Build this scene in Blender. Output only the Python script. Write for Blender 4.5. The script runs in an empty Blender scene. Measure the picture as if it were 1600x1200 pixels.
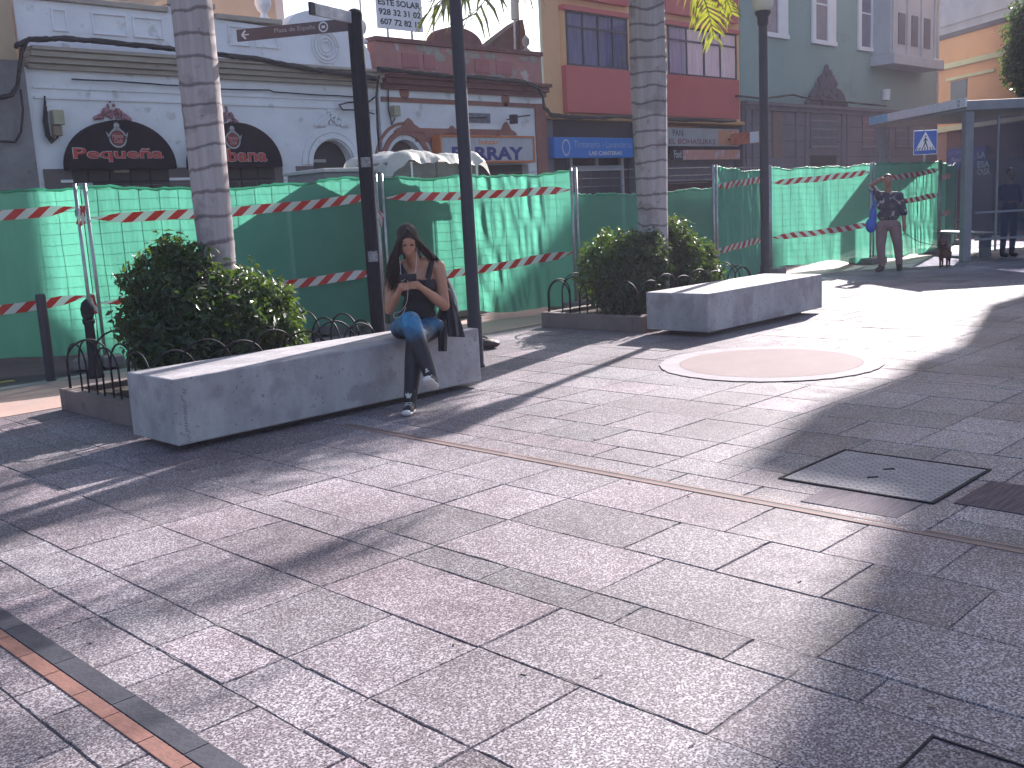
import bpy, bmesh, math, random
import numpy as np
from mathutils import Vector, Matrix
random.seed(7); rng = np.random.default_rng(7)
S = bpy.context.scene; COL = S.collection
# ---------------------------------------------------------------- camera, world, sun
F_PX, PITCH, ROLL, YAW, EYE = 1591.9, math.radians(9.909), math.radians(-3.059), math.radians(44.98), 1.55
fw = Vector((math.cos(YAW)*math.cos(PITCH), math.sin(YAW)*math.cos(PITCH), -math.sin(PITCH)))
rt = fw.cross(Vector((0, 0, 1))).normalized(); up = rt.cross(fw)
rt, up = math.cos(ROLL)*rt + math.sin(ROLL)*up, -math.sin(ROLL)*rt + math.cos(ROLL)*up
CAM = Vector((0, 0, EYE))
cd = bpy.data.cameras.new('camera'); cam = bpy.data.objects.new('camera', cd); COL.objects.link(cam)
cd.sensor_width = 36; cd.lens = F_PX/1600*36; cd.clip_end = 2000
m = Matrix((rt, up, -fw)).transposed().to_4x4(); m.translation = CAM; cam.matrix_world = m
S.camera = cam
SUN_AZ, SUN_EL = math.radians(15.5), math.radians(28)
W = bpy.data.worlds.new('World'); S.world = W; W.use_nodes = True
nt = W.node_tree; nt.nodes.clear()
sky = nt.nodes.new('ShaderNodeTexSky'); sky.sky_type = 'NISHITA'; sky.sun_disc = False
sky.sun_elevation = SUN_EL; sky.sun_rotation = math.pi/2 - SUN_AZ
sky.air_density = 0.8; sky.dust_density = 2.0; sky.ozone_density = 0.7
bg = nt.nodes.new('ShaderNodeBackground'); bg.inputs[1].default_value = 0.105
wo = nt.nodes.new('ShaderNodeOutputWorld')
nt.links.new(sky.outputs[0], bg.inputs[0]); nt.links.new(bg.outputs[0], wo.inputs[0])
sl = bpy.data.lights.new('sun', 'SUN'); sl.energy = 5.0; sl.angle = math.radians(0.55); sl.color = (1.0, 0.93, 0.91)
so = bpy.data.objects.new('sun', sl); COL.objects.link(so)
sd = Vector((math.cos(SUN_AZ)*math.cos(SUN_EL), math.sin(SUN_AZ)*math.cos(SUN_EL), math.sin(SUN_EL)))
so.rotation_euler = sd.to_track_quat('Z', 'Y').to_euler(); so.location = sd*60
S.view_settings.view_transform = 'Standard'; S.view_settings.look = 'None'
S.view_settings.exposure = 1.40; S.view_settings.gamma = 1
S.render.engine = 'CYCLES'
S.cycles.max_bounces = 8; S.cycles.transparent_max_bounces = 16; S.cycles.use_denoising = True
S.cycles.sample_clamp_indirect = 6

# ---------------------------------------------------------------- helpers
def ray(px, py):
    return fw + rt*((px-800)/F_PX) + up*((600-py)/F_PX)
def at(px, py, y=17.0):
    'point seen at a photo pixel on the vertical plane Y = y'
    d = ray(px, py); return CAM + d*((y-CAM.y)/d.y)
def gnd(px, py, z=0.0):
    d = ray(px, py); return CAM + d*((z-CAM.z)/d.z)

def tag(o, label=None, cat=None, group=None, kind=None):
    if label: o['label'] = label
    if cat: o['category'] = cat
    if group: o['group'] = group
    if kind: o['kind'] = kind
    return o
def empty(name, loc=(0, 0, 0), rz=0.0, label=None, cat=None, group=None):
    o = bpy.data.objects.new(name, None); COL.objects.link(o); o.location = loc; o.rotation_euler.z = rz
    o.empty_display_size = .2
    return tag(o, label, cat, group)

class MB:
    def __init__(s): s.v = []; s.f = []; s.m = []; s.uv = None
    def add(s, vs, fs, mi=0):
        b = len(s.v); s.v += [tuple(v) for v in vs]
        s.f += [tuple(b+i for i in f) for f in fs]; s.m += [mi]*len(fs); return s
    def box(s, x0, x1, y0, y1, z0, z1, mi=0):
        vs = [(x, y, z) for z in (z0, z1) for y in (y0, y1) for x in (x0, x1)]
        return s.add(vs, [(0, 2, 3, 1), (4, 5, 7, 6), (0, 1, 5, 4), (2, 6, 7, 3), (0, 4, 6, 2), (1, 3, 7, 5)], mi)
    def obox(s, c, u, v, w, mi=0):
        'box with centre c and half-axis vectors u v w'
        c, u, v, w = map(Vector, (c, u, v, w))
        vs = [c+a*u+b*v+d*w for d in (-1, 1) for b in (-1, 1) for a in (-1, 1)]
        return s.add(vs, [(0, 2, 3, 1), (4, 5, 7, 6), (0, 1, 5, 4), (2, 6, 7, 3), (0, 4, 6, 2), (1, 3, 7, 5)], mi)
    def prism(s, pts, y0, y1, mi=0):
        'polygon in X,Z extruded along Y'
        n = len(pts); vs = [(p[0], y0, p[1]) for p in pts]+[(p[0], y1, p[1]) for p in pts]
        fs = [tuple(range(n)), tuple(range(2*n-1, n-1, -1))]+[(i, i+n, (i+1) % n+n, (i+1) % n) for i in range(n)]
        return s.add(vs, fs, mi)
    def slab(s, pts, z0, z1, mi=0):
        n = len(pts); vs = [(p[0], p[1], z0) for p in pts]+[(p[0], p[1], z1) for p in pts]
        fs = [tuple(range(n)), tuple(range(2*n-1, n-1, -1))]+[(i, (i+1) % n, (i+1) % n+n, i+n) for i in range(n)]
        return s.add(vs, fs, mi)
    def tube(s, pts, r, n=8, cap=True, mi=0):
        pts = [Vector(p) for p in pts]; k = len(pts)
        rs = r if isinstance(r, (list, tuple)) else [r]*k
        vs = []; prev = None
        for i, p in enumerate(pts):
            t = (pts[min(i+1, k-1)]-pts[max(i-1, 0)]).normalized()
            a = prev if prev is not None else (Vector((0, 0, 1)) if abs(t.z) < .9 else Vector((1, 0, 0)))
            u = (a-t*a.dot(t))
            if u.length < 1e-5: u = t.orthogonal()
            u.normalize(); prev = u; w = t.cross(u)
            for j in range(n):
                q = 2*math.pi*j/n; vs.append(p+(u*math.cos(q)+w*math.sin(q))*rs[i])
        fs = [(i*n+j, i*n+(j+1) % n, (i+1)*n+(j+1) % n, (i+1)*n+j) for i in range(k-1) for j in range(n)]
        if cap: fs += [tuple(range(n-1, -1, -1)), tuple((k-1)*n+j for j in range(n))]
        return s.add(vs, fs, mi)
    def lathe(s, prof, c=(0, 0, 0), n=24, mi=0):
        vs = []; k = len(prof)
        for r, z in prof:
            for j in range(n):
                q = 2*math.pi*j/n; vs.append((c[0]+r*math.cos(q), c[1]+r*math.sin(q), c[2]+z))
        fs = [(i*n+j, i*n+(j+1) % n, (i+1)*n+(j+1) % n, (i+1)*n+j) for i in range(k-1) for j in range(n)]
        fs += [tuple(range(n-1, -1, -1)), tuple((k-1)*n+j for j in range(n))]
        return s.add(vs, fs, mi)
    def ell(s, c, r, n=16, k=10, mi=0, R=None):
        c = Vector(c); vs = []
        for i in range(1, k):
            a = math.pi*i/k
            for j in range(n):
                q = 2*math.pi*j/n
                p = Vector((r[0]*math.sin(a)*math.cos(q), r[1]*math.sin(a)*math.sin(q), r[2]*math.cos(a)))
                vs.append(c+(R @ p if R else p))
        t = Vector((0, 0, r[2])); vs += [c+(R @ t if R else t), c-(R @ t if R else t)]
        T = len(vs)-2
        fs = [(i*n+j, (i+1)*n+j, (i+1)*n+(j+1) % n, i*n+(j+1) % n) for i in range(k-2) for j in range(n)]
        fs += [(T, j, (j+1) % n) for j in range(n)]+[(T+1, (k-2)*n+(j+1) % n, (k-2)*n+j) for j in range(n)]
        return s.add(vs, fs, mi)
    def build(s, name, mats, parent=None, smooth=False, bevel=0, subsurf=0):
        me = bpy.data.meshes.new(name); me.from_pydata(s.v, [], s.f)
        if not isinstance(mats, (list, tuple)): mats = [mats]
        for x in mats: me.materials.append(x)
        if len(mats) > 1: me.polygons.foreach_set('material_index', s.m)
        if smooth: me.polygons.foreach_set('use_smooth', [True]*len(me.polygons))
        bm = bmesh.new(); bm.from_mesh(me); bmesh.ops.recalc_face_normals(bm, faces=bm.faces); bm.to_mesh(me); bm.free()
        if s.uv is not None:
            l = me.uv_layers.new(name='UVMap')
            for lp in me.loops: l.data[lp.index].uv = s.uv[lp.vertex_index]
        me.update()
        o = bpy.data.objects.new(name, me); COL.objects.link(o)
        if parent:
            o.parent = parent
        if bevel:
            b = o.modifiers.new('bevel', 'BEVEL'); b.width = bevel; b.segments = 2; b.limit_method = 'ANGLE'
        if subsurf:
            b = o.modifiers.new('sub', 'SUBSURF'); b.levels = subsurf; b.render_levels = subsurf
        return o

def local(root, o):
    'mesh built in world coordinates, shown under a root Empty that stands elsewhere'
    if root.parent: return o
    m = Matrix.Rotation(root.rotation_euler.z, 4, 'Z'); m.translation = root.location
    o.matrix_parent_inverse = m.inverted(); return o
def part(mb, name, mat, root, **k):
    return local(root, mb.build(name, mat, root, **k))

# ---------------------------------------------------------------- materials
MATS = {}
def M(name, c1, c2=None, scale=8.0, rough=.7, bump=0.0, bscale=None, metal=0.0, spec=.5, r2=None, detail=6, coat=0, speck=None, stain=None, stretch=None):
    if name in MATS: return MATS[name]
    mt = bpy.data.materials.new(name); mt.use_nodes = True; n = mt.node_tree; N = n.nodes; L = n.links
    b = N['Principled BSDF']; b.inputs['Roughness'].default_value = rough; b.inputs['Metallic'].default_value = metal
    b.inputs['Specular IOR Level'].default_value = spec; b.inputs['Coat Weight'].default_value = coat
    tc = N.new('ShaderNodeTexCoord'); vec = tc.outputs['Object']
    if stretch:
        mp = N.new('ShaderNodeMapping'); mp.inputs['Scale'].default_value = stretch; L.new(vec, mp.inputs[0]); vec = mp.outputs[0]
    col = None
    if c2 is None: c2 = tuple(x*.82 for x in c1)
    nz = N.new('ShaderNodeTexNoise'); nz.inputs['Scale'].default_value = scale; nz.inputs['Detail'].default_value = detail
    nz.inputs['Roughness'].default_value = .62
    L.new(vec, nz.inputs['Vector'])
    cr = N.new('ShaderNodeValToRGB'); cr.color_ramp.elements[0].position = .34; cr.color_ramp.elements[1].position = .66
    cr.color_ramp.elements[0].color = (*c2, 1); cr.color_ramp.elements[1].color = (*c1, 1)
    L.new(nz.outputs[0], cr.inputs[0]); col = cr.outputs[0]
    for extra in (speck, stain):
        if not extra: continue
        colr, sc, thr, amt = extra
        n2 = N.new('ShaderNodeTexNoise'); n2.inputs['Scale'].default_value = sc; n2.inputs['Detail'].default_value = 5
        L.new(tc.outputs['Object'], n2.inputs['Vector'])
        r2_ = N.new('ShaderNodeValToRGB'); r2_.color_ramp.elements[0].position = thr; r2_.color_ramp.elements[1].position = min(1, thr+.07)
        r2_.color_ramp.elements[0].color = (0, 0, 0, 1); r2_.color_ramp.elements[1].color = (amt, amt, amt, 1)
        L.new(n2.outputs[0], r2_.inputs[0])
        mx = N.new('ShaderNodeMix'); mx.data_type = 'RGBA'; L.new(r2_.outputs[0], mx.inputs[0]); L.new(col, mx.inputs[6])
        mx.inputs[7].default_value = (*colr, 1); col = mx.outputs[2]
    L.new(col, b.inputs['Base Color'])
    if r2 is not None:
        mr = N.new('ShaderNodeMapRange'); mr.inputs[3].default_value = rough; mr.inputs[4].default_value = r2
        L.new(nz.outputs[0], mr.inputs[0]); L.new(mr.outputs[0], b.inputs['Roughness'])
    if bump:
        n3 = N.new('ShaderNodeTexNoise'); n3.inputs['Scale'].default_value = bscale or scale*4; n3.inputs['Detail'].default_value = 6
        L.new(vec, n3.inputs['Vector'])
        bp = N.new('ShaderNodeBump'); bp.inputs['Strength'].default_value = min(1, bump); bp.inputs['Distance'].default_value = .01*max(1, bump)
        L.new(n3.outputs[0], bp.inputs['Height']); L.new(bp.outputs[0], b.inputs['Normal'])
    MATS[name] = mt; return mt

concrete = M('concrete', (.40, .38, .40), (.27, .25, .265), 4, .8, .5, 60, speck=((.14, .12, .13), 26, .64, .75), stain=((.22, .195, .21), 3.4, .54, .6), stretch=(1, 1, .6))
black_metal = M('black_painted_metal', (.014, .013, .02), (.02, .019, .027), 10, .6, .05, 90, spec=.2)
dark_metal = M('dark_grey_metal', (.038, .038, .05), (.03, .03, .04), 6, .55, .05, 80, spec=.3)
galv = M('galvanised_steel', (.42, .41, .43), (.30, .29, .31), 12, .42, .05, 90, metal=.75)
white_plaster = M('white_plaster', (.84, .82, .85), (.73, .70, .73), 1.3, .9, .5, 22, stain=((.36, .30, .28), 3.1, .63, .45), speck=((.30, .25, .24), 9, .72, .6))
cream_trim = M('cream_trim', (.46, .40, .34), (.36, .30, .26), 2.5, .9, .4, 25, stain=((.2, .16, .14), 5, .66, .5), stretch=(1, 1, 5))
grey_base = M('grey_base_paint', (.16, .13, .13), (.12, .10, .10), 2, .85, .3, 20)
pink_plaster = M('pink_plaster', (.48, .22, .19), (.38, .17, .15), 2.2, .9, .5, 18, stain=((.52, .46, .44), 2.6, .60, .85), speck=((.22, .17, .15), 6, .62, .7))
red_trim = M('red_trim', (.22, .085, .075), (.16, .06, .055), 3, .85, .4, 25, stain=((.3, .2, .18), 7, .70, .5))
salmon_trim = M('salmon_trim', (.34, .145, .11), (.26, .11, .085), 3, .85, .3, 25, stain=((.45, .38, .36), 6, .72, .6))
yellow_plaster = M('ochre_plaster', (.80, .45, .235), (.71, .395, .205), .9, .85, .25, 30)
brick_red = M('brick_red_paint', (.56, .12, .11), (.50, .105, .10), .8, .7, .12, 40)
green_plaster = M('sage_green_plaster', (.27, .38, .355), (.235, .335, .315), .7, .9, .3, 20, stain=((.19, .22, .21), 1.1, .6, .35))
purple_stone = M('grey_purple_stone', (.175, .15, .18), (.14, .12, .145), 1.6, .75, .25, 20)
orange_plaster = M('orange_plaster', (.74, .32, .16), (.66, .28, .14), .6, .9, .25, 18)
cream = M('cream_paint', (.62, .50, .30), (.55, .43, .26), 2, .8)
pale_plaster = M('pale_plaster', (.62, .55, .52), (.52, .46, .44), .7, .9, .2, 12, stain=((.35, .28, .26), 1.2, .64, .5))
tan_plaster = M('tan_plaster', (.50, .37, .25), (.42, .30, .21), 1.0, .9, .3, 14)
dirty_render = M('dirty_grey_render', (.26, .24, .25), (.17, .15, .15), 1.6, .95, .6, 14, stain=((.10, .085, .085), 3, .56, .8))
white_paint = M('white_paint', (.82, .81, .84), (.75, .74, .78), 2, .6)
glass_dark = M('dark_glass', (.035, .035, .05), (.05, .05, .07), 1.2, .12, spec=.6)
dark_interior = M('dark_doorway', (.016, .015, .022), (.022, .02, .028), 3, .55)
shutter_grey = M('grey_shutter', (.14, .13, .15), (.11, .10, .12), 4, .6, .1, 40)
cable_black = M('black_cable', (.008, .008, .011), (.014, .013, .016), 20, .55, .4, 50)
# ---------------------------------------------------------------- ground and paving
asphalt = M('asphalt', (.055, .055, .062), (.04, .04, .046), 3, .85, .6, 120, speck=((.12, .12, .12), 140, .64, .7))
pink_paving = M('pink_concrete_paving', (.46, .31, .26), (.37, .25, .215), 1.2, .75, .25, 90, speck=((.26, .19, .17), 60, .62, .5), stain=((.30, .24, .23), 1.1, .58, .5))
tag(MB().add([(-300, -300, -.12), (600, -300, -.12), (600, 600, -.12), (-300, 600, -.12)], [(0, 1, 2, 3)]).build('ground', asphalt), kind='structure')
tag(MB().box(-30, 80, 10.95, 15.6, -.11, -.02).build('road', asphalt), kind='structure')
tag(MB().box(-30, 41, 15.6, 17.0, -.11, .08).build('far_pavement', M('grey_paving', (.30, .28, .29), (.24, .22, .23), 2, .8, .2, 40), bevel=.01), kind='structure')
tag(MB().box(-30, 60, 10.72, 10.95, -.11, .004).build('kerb', M('kerb_stone', (.30, .27, .26), (.22, .2, .2), 4, .8, .3, 50), bevel=.008), kind='structure')
mb = MB()
x = -14.0; k = 0
while x < 50:                                     # slabs of pink concrete with open joints
    mb.box(x, x+1.19, 9.155, 10.715, -.1, .001)
    x += 1.197
tag(mb.build('pink_pavement', pink_paving, bevel=.004), kind='structure')
yl = M('yellow_road_paint', (.55, .45, .06), (.40, .33, .08), 8, .8)
mb = MB()
for i in range(14): mb.box(1.2+i*1.9, 2.0+i*1.9, 11.42, 11.52, -.02, -.016)
tag(mb.build('road_marking', yl), kind='structure')

def paving_material():
    mt = bpy.data.materials.new('terrazzo_slabs'); mt.use_nodes = True; n = mt.node_tree; N = n.nodes; L = n.links
    b = N['Principled BSDF']
    tc = N.new('ShaderNodeTexCoord'); at_ = N.new('ShaderNodeAttribute'); at_.attribute_name = 'tone'
    v = N.new('ShaderNodeTexVoronoi'); v.inputs['Scale'].default_value = 150; L.new(tc.outputs['Object'], v.inputs['Vector'])
    nz = N.new('ShaderNodeTexNoise'); nz.inputs['Scale'].default_value = 130; nz.inputs['Detail'].default_value = 2; L.new(tc.outputs['Object'], nz.inputs['Vector'])
    big = N.new('ShaderNodeTexNoise'); big.inputs['Scale'].default_value = .9; big.inputs['Detail'].default_value = 7; L.new(tc.outputs['Object'], big.inputs['Vector'])
    med = N.new('ShaderNodeTexNoise'); med.inputs['Scale'].default_value = 7; med.inputs['Detail'].default_value = 6; L.new(tc.outputs['Object'], med.inputs['Vector'])
    r = N.new('ShaderNodeValToRGB'); e = r.color_ramp.elements
    e[0].position = .38; e[0].color = (.078, .060, .071, 1); e[1].position = .60; e[1].color = (.28, .253, .272, 1)
    L.new(nz.outputs[0], r.inputs[0])
    # stone chips
    r2 = N.new('ShaderNodeValToRGB'); r2.color_ramp.interpolation = 'CONSTANT'
    e = r2.color_ramp.elements; e[0].position = 0; e[0].color = (0, 0, 0, 1); e[1].position = .74; e[1].color = (1, 1, 1, 1)
    sep = N.new('ShaderNodeSeparateColor'); L.new(v.outputs['Color'], sep.inputs[0]); L.new(sep.outputs[0], r2.inputs[0])
    mx = N.new('ShaderNodeMix'); mx.data_type = 'RGBA'; mx.inputs[7].default_value = (.62, .58, .60, 1)
    ml = N.new('ShaderNodeMath'); ml.operation = 'MULTIPLY'; ml.inputs[1].default_value = .55; L.new(r2.outputs[0], ml.inputs[0]); L.new(ml.outputs[0], mx.inputs[0])
    L.new(r.outputs[0], mx.inputs[6])
    # tone per slab and dirt
    tint = N.new('ShaderNodeMix'); tint.data_type = 'RGBA'; tint.blend_type = 'MULTIPLY'; tint.inputs[0].default_value = 1
    L.new(mx.outputs[2], tint.inputs[6]); L.new(at_.outputs['Color'], tint.inputs[7])
    rd = N.new('ShaderNodeValToRGB'); e = rd.color_ramp.elements; e[0].position = .35; e[0].color = (.68, .66, .67, 1); e[1].position = .62; e[1].color = (1, 1, 1, 1)
    L.new(big.outputs[0], rd.inputs[0])
    rm = N.new('ShaderNodeValToRGB'); e = rm.color_ramp.elements; e[0].position = .3; e[0].color = (.80, .77, .78, 1); e[1].position = .6; e[1].color = (1, 1, 1, 1)
    L.new(med.outputs[0], rm.inputs[0])
    t2 = N.new('ShaderNodeMix'); t2.data_type = 'RGBA'; t2.blend_type = 'MULTIPLY'; t2.inputs[0].default_value = 1
    t3 = N.new('ShaderNodeMix'); t3.data_type = 'RGBA'; t3.blend_type = 'MULTIPLY'; t3.inputs[0].default_value = 1
    L.new(tint.outputs[2], t2.inputs[6]); L.new(rd.outputs[0], t2.inputs[7]); L.new(t2.outputs[2], t3.inputs[6]); L.new(rm.outputs[0], t3.inputs[7])
    L.new(t3.outputs[2], b.inputs['Base Color'])
    mr = N.new('ShaderNodeMapRange'); mr.inputs[1].default_value = .3; mr.inputs[2].default_value = .7; mr.inputs[3].default_value = .60; mr.inputs[4].default_value = .80
    L.new(med.outputs[0], mr.inputs[0]); L.new(mr.outputs[0], b.inputs['Roughness'])
    b.inputs['Specular IOR Level'].default_value = .14
    bp = N.new('ShaderNodeBump'); bp.inputs['Strength'].default_value = .42; bp.inputs['Distance'].default_value = .003
    L.new(nz.outputs[0], bp.inputs['Height'])
    L.new(bp.outputs[0], b.inputs['Normal'])
    return mt
terrazzo = paving_material()
joint = M('joint_dirt', (.10, .09, .095), (.16, .14, .145), 20, .95)
# strips of slabs run along Y; strip lines at measured x, cross joints at 3.52 + k*0.485
def plaza():
    V = []; Fc = []; tone = []
    xs = [2.31]
    ws_r = [.45, .20, .48, .46, .48, .28, .29, .43, .55, .49, .45, .55, .50]
    i = 0
    while xs[-1] < 44: xs.append(xs[-1]+(ws_r[i] if i < len(ws_r) else .485)); i += 1
    left = [2.31]
    for w in [.49, .26, .51, .24, .485]+[.485]*60: left.append(left[-1]-w)
    xs = sorted(left[1:])+xs
    R = random.Random(11)
    for a, b_ in zip(xs[:-1], xs[1:]):
        off = R.choice([0, 0, .2425]) if a < 2.2 or a > 4 else 0
        ys = []
        y = 3.52; big = (b_-a > .4) and R.random() < .3 or abs(a-2.31) < .01
        while y > -7: ys.append(y); y -= .97 if big else R.choice([.485, .485, .485, .73, .97])
        if off:
            ys = [3.52]+[q-off for q in ys]
        y = 3.52
        up_ = []
        while y < 9.1: y += R.choice([.485, .485, .485, .73, .97]); up_.append(min(y, 9.12))
        ys = sorted(ys+up_)
        for c, d in zip(ys[:-1], ys[1:]):
            if d-c < .05: continue
            g = R.choice([.0008, .0012, .002, .003]); ch = .003
            tx, ty, dz = R.gauss(0, .0022), R.gauss(0, .0022), R.gauss(0, .0007)
            cx, cy = (a+b_)/2, (c+d)/2
            def z(px, py, base=0): return base+dz+(px-cx)*tx+(py-cy)*ty
            j = [R.uniform(-.002, .002) for _ in range(8)]
            o4 = [(a+g+j[0], c+g+j[1]), (b_-g+j[2], c+g+j[3]), (b_-g+j[4], d-g+j[5]), (a+g+j[6], d-g+j[7])]
            seg = 9 if (cx < 9 and cy > .2) else 1
            o = []; inn = []; ctr = Vector((cx, cy))
            for s_ in range(4):
                p_, q_ = Vector(o4[s_]), Vector(o4[(s_+1) % 4]); nrm_ = Vector((p_.y-q_.y, q_.x-p_.x)).normalized()
                for k in range(seg):
                    t_ = k/seg; w_ = p_.lerp(q_, t_)
                    if seg > 1: w_ = w_+nrm_*abs(R.gauss(0, .0011))+nrm_*(R.uniform(.002, .007) if R.random() < .045 else 0)
                    o.append(tuple(w_)); v_ = (ctr-w_).normalized()*ch*R.uniform(.9, 1.6); inn.append((w_.x+v_.x, w_.y+v_.y))
            n0 = len(V); m_ = len(o)
            V += [(p[0], p[1], z(*p, -.0045)) for p in o]+[(p[0], p[1], z(*p)) for p in inn]+[(p[0], p[1], -.03) for p in o]
            Fc += [tuple(n0+m_+k for k in range(m_))]+[(n0+k, n0+(k+1) % m_, n0+m_+(k+1) % m_, n0+m_+k) for k in range(m_)]
            Fc += [(n0+2*m_+k, n0+2*m_+(k+1) % m_, n0+(k+1) % m_, n0+k) for k in range(m_)]
            q = R.gauss(1, .085); w = R.gauss(0, .018)
            if R.random() < .07: q *= 1.2
            if R.random() < .07: q *= .8
            tone += [(q*(1+w), q*(1-w*.6), q*(1-w*.2), 1)]*(3*m_)
    me = bpy.data.meshes.new('plaza_paving'); me.from_pydata(V, [], Fc); me.materials.append(terrazzo)
    ca = me.color_attributes.new('tone', 'FLOAT_COLOR', 'POINT')
    ca.data.foreach_set('color', np.array(tone, dtype=np.float32).ravel())
    o = bpy.data.objects.new('plaza_paving', me); COL.objects.link(o); tag(o, kind='structure')
plaza()
tag(MB().box(-22, 50, -8, 9.15, -.11, -.0052).build('paving_joints', joint), kind='structure')
# drain strips and inlays
terracotta = M('terracotta_strip', (.25, .13, .105), (.20, .108, .092), 5, .75, .3, 60, spec=.15, stain=((.16, .10, .09), 9, .6, .5))
slate = M('dark_slate_strip', (.075, .075, .09), (.05, .05, .062), 5, .75, .3, 60, spec=.15)
mb = MB(); mb2 = MB(); y = -6.0
while y < 9.0:
    mb.box(1.185, 1.243, y, y+.236, -.02, .004); y += .24
y = -6.0
while y < 9.0:
    mb2.box(1.247, 1.332, y, y+.48, -.02, .0045); y += .4835
tag(mb.build('terracotta_drain_strip', terracotta, bevel=.002), kind='structure')
tag(mb2.build('slate_drain_strip', slate, bevel=.002), kind='structure')
mb = MB(); mb.box(4.365, 4.395, -6, 6.2, -.02, .0035); mb.box(4.425, 4.445, -6, 6.2, -.02, .0035)
tag(mb.build('thin_terracotta_strip', M('pale_terracotta', (.26, .17, .15), (.21, .15, .14), 5, .75, spec=.12)), kind='structure')
tag(MB().box(4.397, 4.423, -6, 6.2, -.02, .002).build('drain_slot', M('slot_steel', (.14, .13, .14), (.10, .09, .10), 5, .7, spec=.1)), kind='structure')
tag(MB().box(8.02, 8.05, -6, 3.4, -.02, .0035).build('pale_strip', M('pale_strip', (.36, .31, .30), rough=.75, spec=.1)), kind='structure')
CX, CY = 8.23, 4.86
mb = MB(); n = 96
def ring(r0, r1, z, mat, name, jag=0):
    m_ = MB(); R = random.Random(3)
    if r0 == 0:
        vs = [(CX, CY, z)]+[(CX+r1*math.cos(2*math.pi*i/n), CY+r1*math.sin(2*math.pi*i/n), z) for i in range(n)]
        m_.add(vs, [(0, i+1, (i+1) % n+1) for i in range(n)])
    else:
        vs = [(CX+r0*math.cos(2*math.pi*i/n), CY+r0*math.sin(2*math.pi*i/n), z) for i in range(n)]
        vs += [(CX+(r1+R.uniform(-jag, jag))*math.cos(2*math.pi*i/n), CY+(r1+R.uniform(-jag, jag))*math.sin(2*math.pi*i/n), z) for i in range(n)]
        m_.add(vs, [(i, (i+1) % n, (i+1) % n+n, i+n) for i in range(n)])
    tag(m_.build(name, mat), kind='structure')
ring(0, .815, .010, M('pink_disc', (.27, .21, .21), (.23, .18, .178), 2, .8, .2, 80, speck=((.36, .26, .24), 150, .6, .5), spec=.1), 'circular_paving_inlay')
ring(.818, 1.0, .009, M('pale_ring', (.36, .325, .34), (.29, .26, .275), 5, .8, .3, 80, spec=.1), 'circular_paving_border', .012)
# steel access covers
def checker_plate():
    mt = M('checker_plate', (.33, .315, .34), (.25, .235, .26), 9, .72, spec=.12)
    n = mt.node_tree; N = n.nodes; L = n.links; b = N['Principled BSDF']
    tc = N.new('ShaderNodeTexCoord'); mp = N.new('ShaderNodeMapping'); mp.inputs['Rotation'].default_value[2] = .785; mp.inputs['Scale'].default_value = (19, 19, 19)
    ck = N.new('ShaderNodeTexBrick'); ck.offset = .5; ck.inputs['Scale'].default_value = 1; ck.inputs['Mortar Size'].default_value = .07
    ck.inputs['Mortar Smooth'].default_value = .6; ck.inputs['Brick Width'].default_value = 1.3; ck.inputs['Row Height'].default_value = .5
    L.new(tc.outputs['Object'], mp.inputs[0]); L.new(mp.outputs[0], ck.inputs['Vector'])
    bp = N.new('ShaderNodeBump'); bp.inputs['Strength'].default_value = 1; bp.inputs['Distance'].default_value = .008; bp.invert = True
    L.new(ck.outputs['Fac'], bp.inputs['Height']); L.new(bp.outputs[0], b.inputs['Normal'])
    src = b.inputs['Base Color'].links[0].from_socket; mx = N.new('ShaderNodeMix'); mx.data_type = 'RGBA'; mx.inputs[7].default_value = (.10, .095, .105, 1)
    L.new(src, mx.inputs[6]); ml = N.new('ShaderNodeMath'); ml.operation = 'MULTIPLY'; ml.inputs[1].default_value = .8; L.new(ck.outputs['Fac'], ml.inputs[0]); L.new(ml.outputs[0], mx.inputs[0]); L.new(mx.outputs[2], b.inputs['Base Color'])
    return mt
plate = checker_plate()
frame_steel = M('dark_steel_frame', (.045, .04, .045), (.03, .028, .03), 14, .85, spec=.08)
def cover(x0, x1, y0, y1, label, slots=True, mat=plate, z=.006):
    t = empty('access_cover', ((x0+x1)/2, (y0+y1)/2, 0), 0, label, 'access cover')
    o = part(MB().box(x0+.022, x1-.022, y0+.022, y1-.022, -.01, z), 'plate', mat, t)
    ca = o.data.color_attributes.new('tone', 'FLOAT_COLOR', 'POINT'); ca.data.foreach_set('color', [.82]*4*8)
    f = MB(); w = .014 if slots else .007
    f.box(x0, x1, y0, y0+w, -.01, z+.002); f.box(x0, x1, y1-w, y1, -.01, z+.002); f.box(x0, x0+w, y0+w, y1-w, -.01, z+.002); f.box(x1-w, x1, y0+w, y1-w, -.01, z+.002)
    part(f, 'frame', frame_steel, t)
    if slots:
        cx, cy = (x0+x1)/2, (y0+y1)/2
        for dx in (-.1, .1): part(MB().obox((cx+dx, cy+.02, z+.0005), (.022, -.022, 0), (.008, .008, 0), (0, 0, .001)), 'lifting_slot', M('slot_black', (.008, .008, .01), rough=.95, spec=0), t)
cover(4.83, 5.6, 1.955, 2.805, 'large checker plate steel access cover with two lifting slots right of the paving centre')
cover(1.6, 2.7, .2, 1.085, 'access cover filled with paving stone in the bottom right corner of the plaza', False, terrazzo, .003)
rough_brown = M('ribbed_brown_paving', (.15, .115, .13), (.08, .06, .07), 30, .85, .8, 60, spec=.1, stretch=(.15, 2.5, 1))
tag(MB().box(4.9, 5.38, 1.40, 1.885, -.01, .005).build('ribbed_paving_slab', rough_brown), kind='structure')
tag(MB().box(4.52, 4.81, 2.0, 2.5, -.01, .0045).build('worn_paving_slab', M('worn_paving', (.24, .205, .225), (.16, .135, .15), 30, .85, .8, 60, spec=.1, stretch=(.15, 2.5, 1))), kind='structure')
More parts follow.
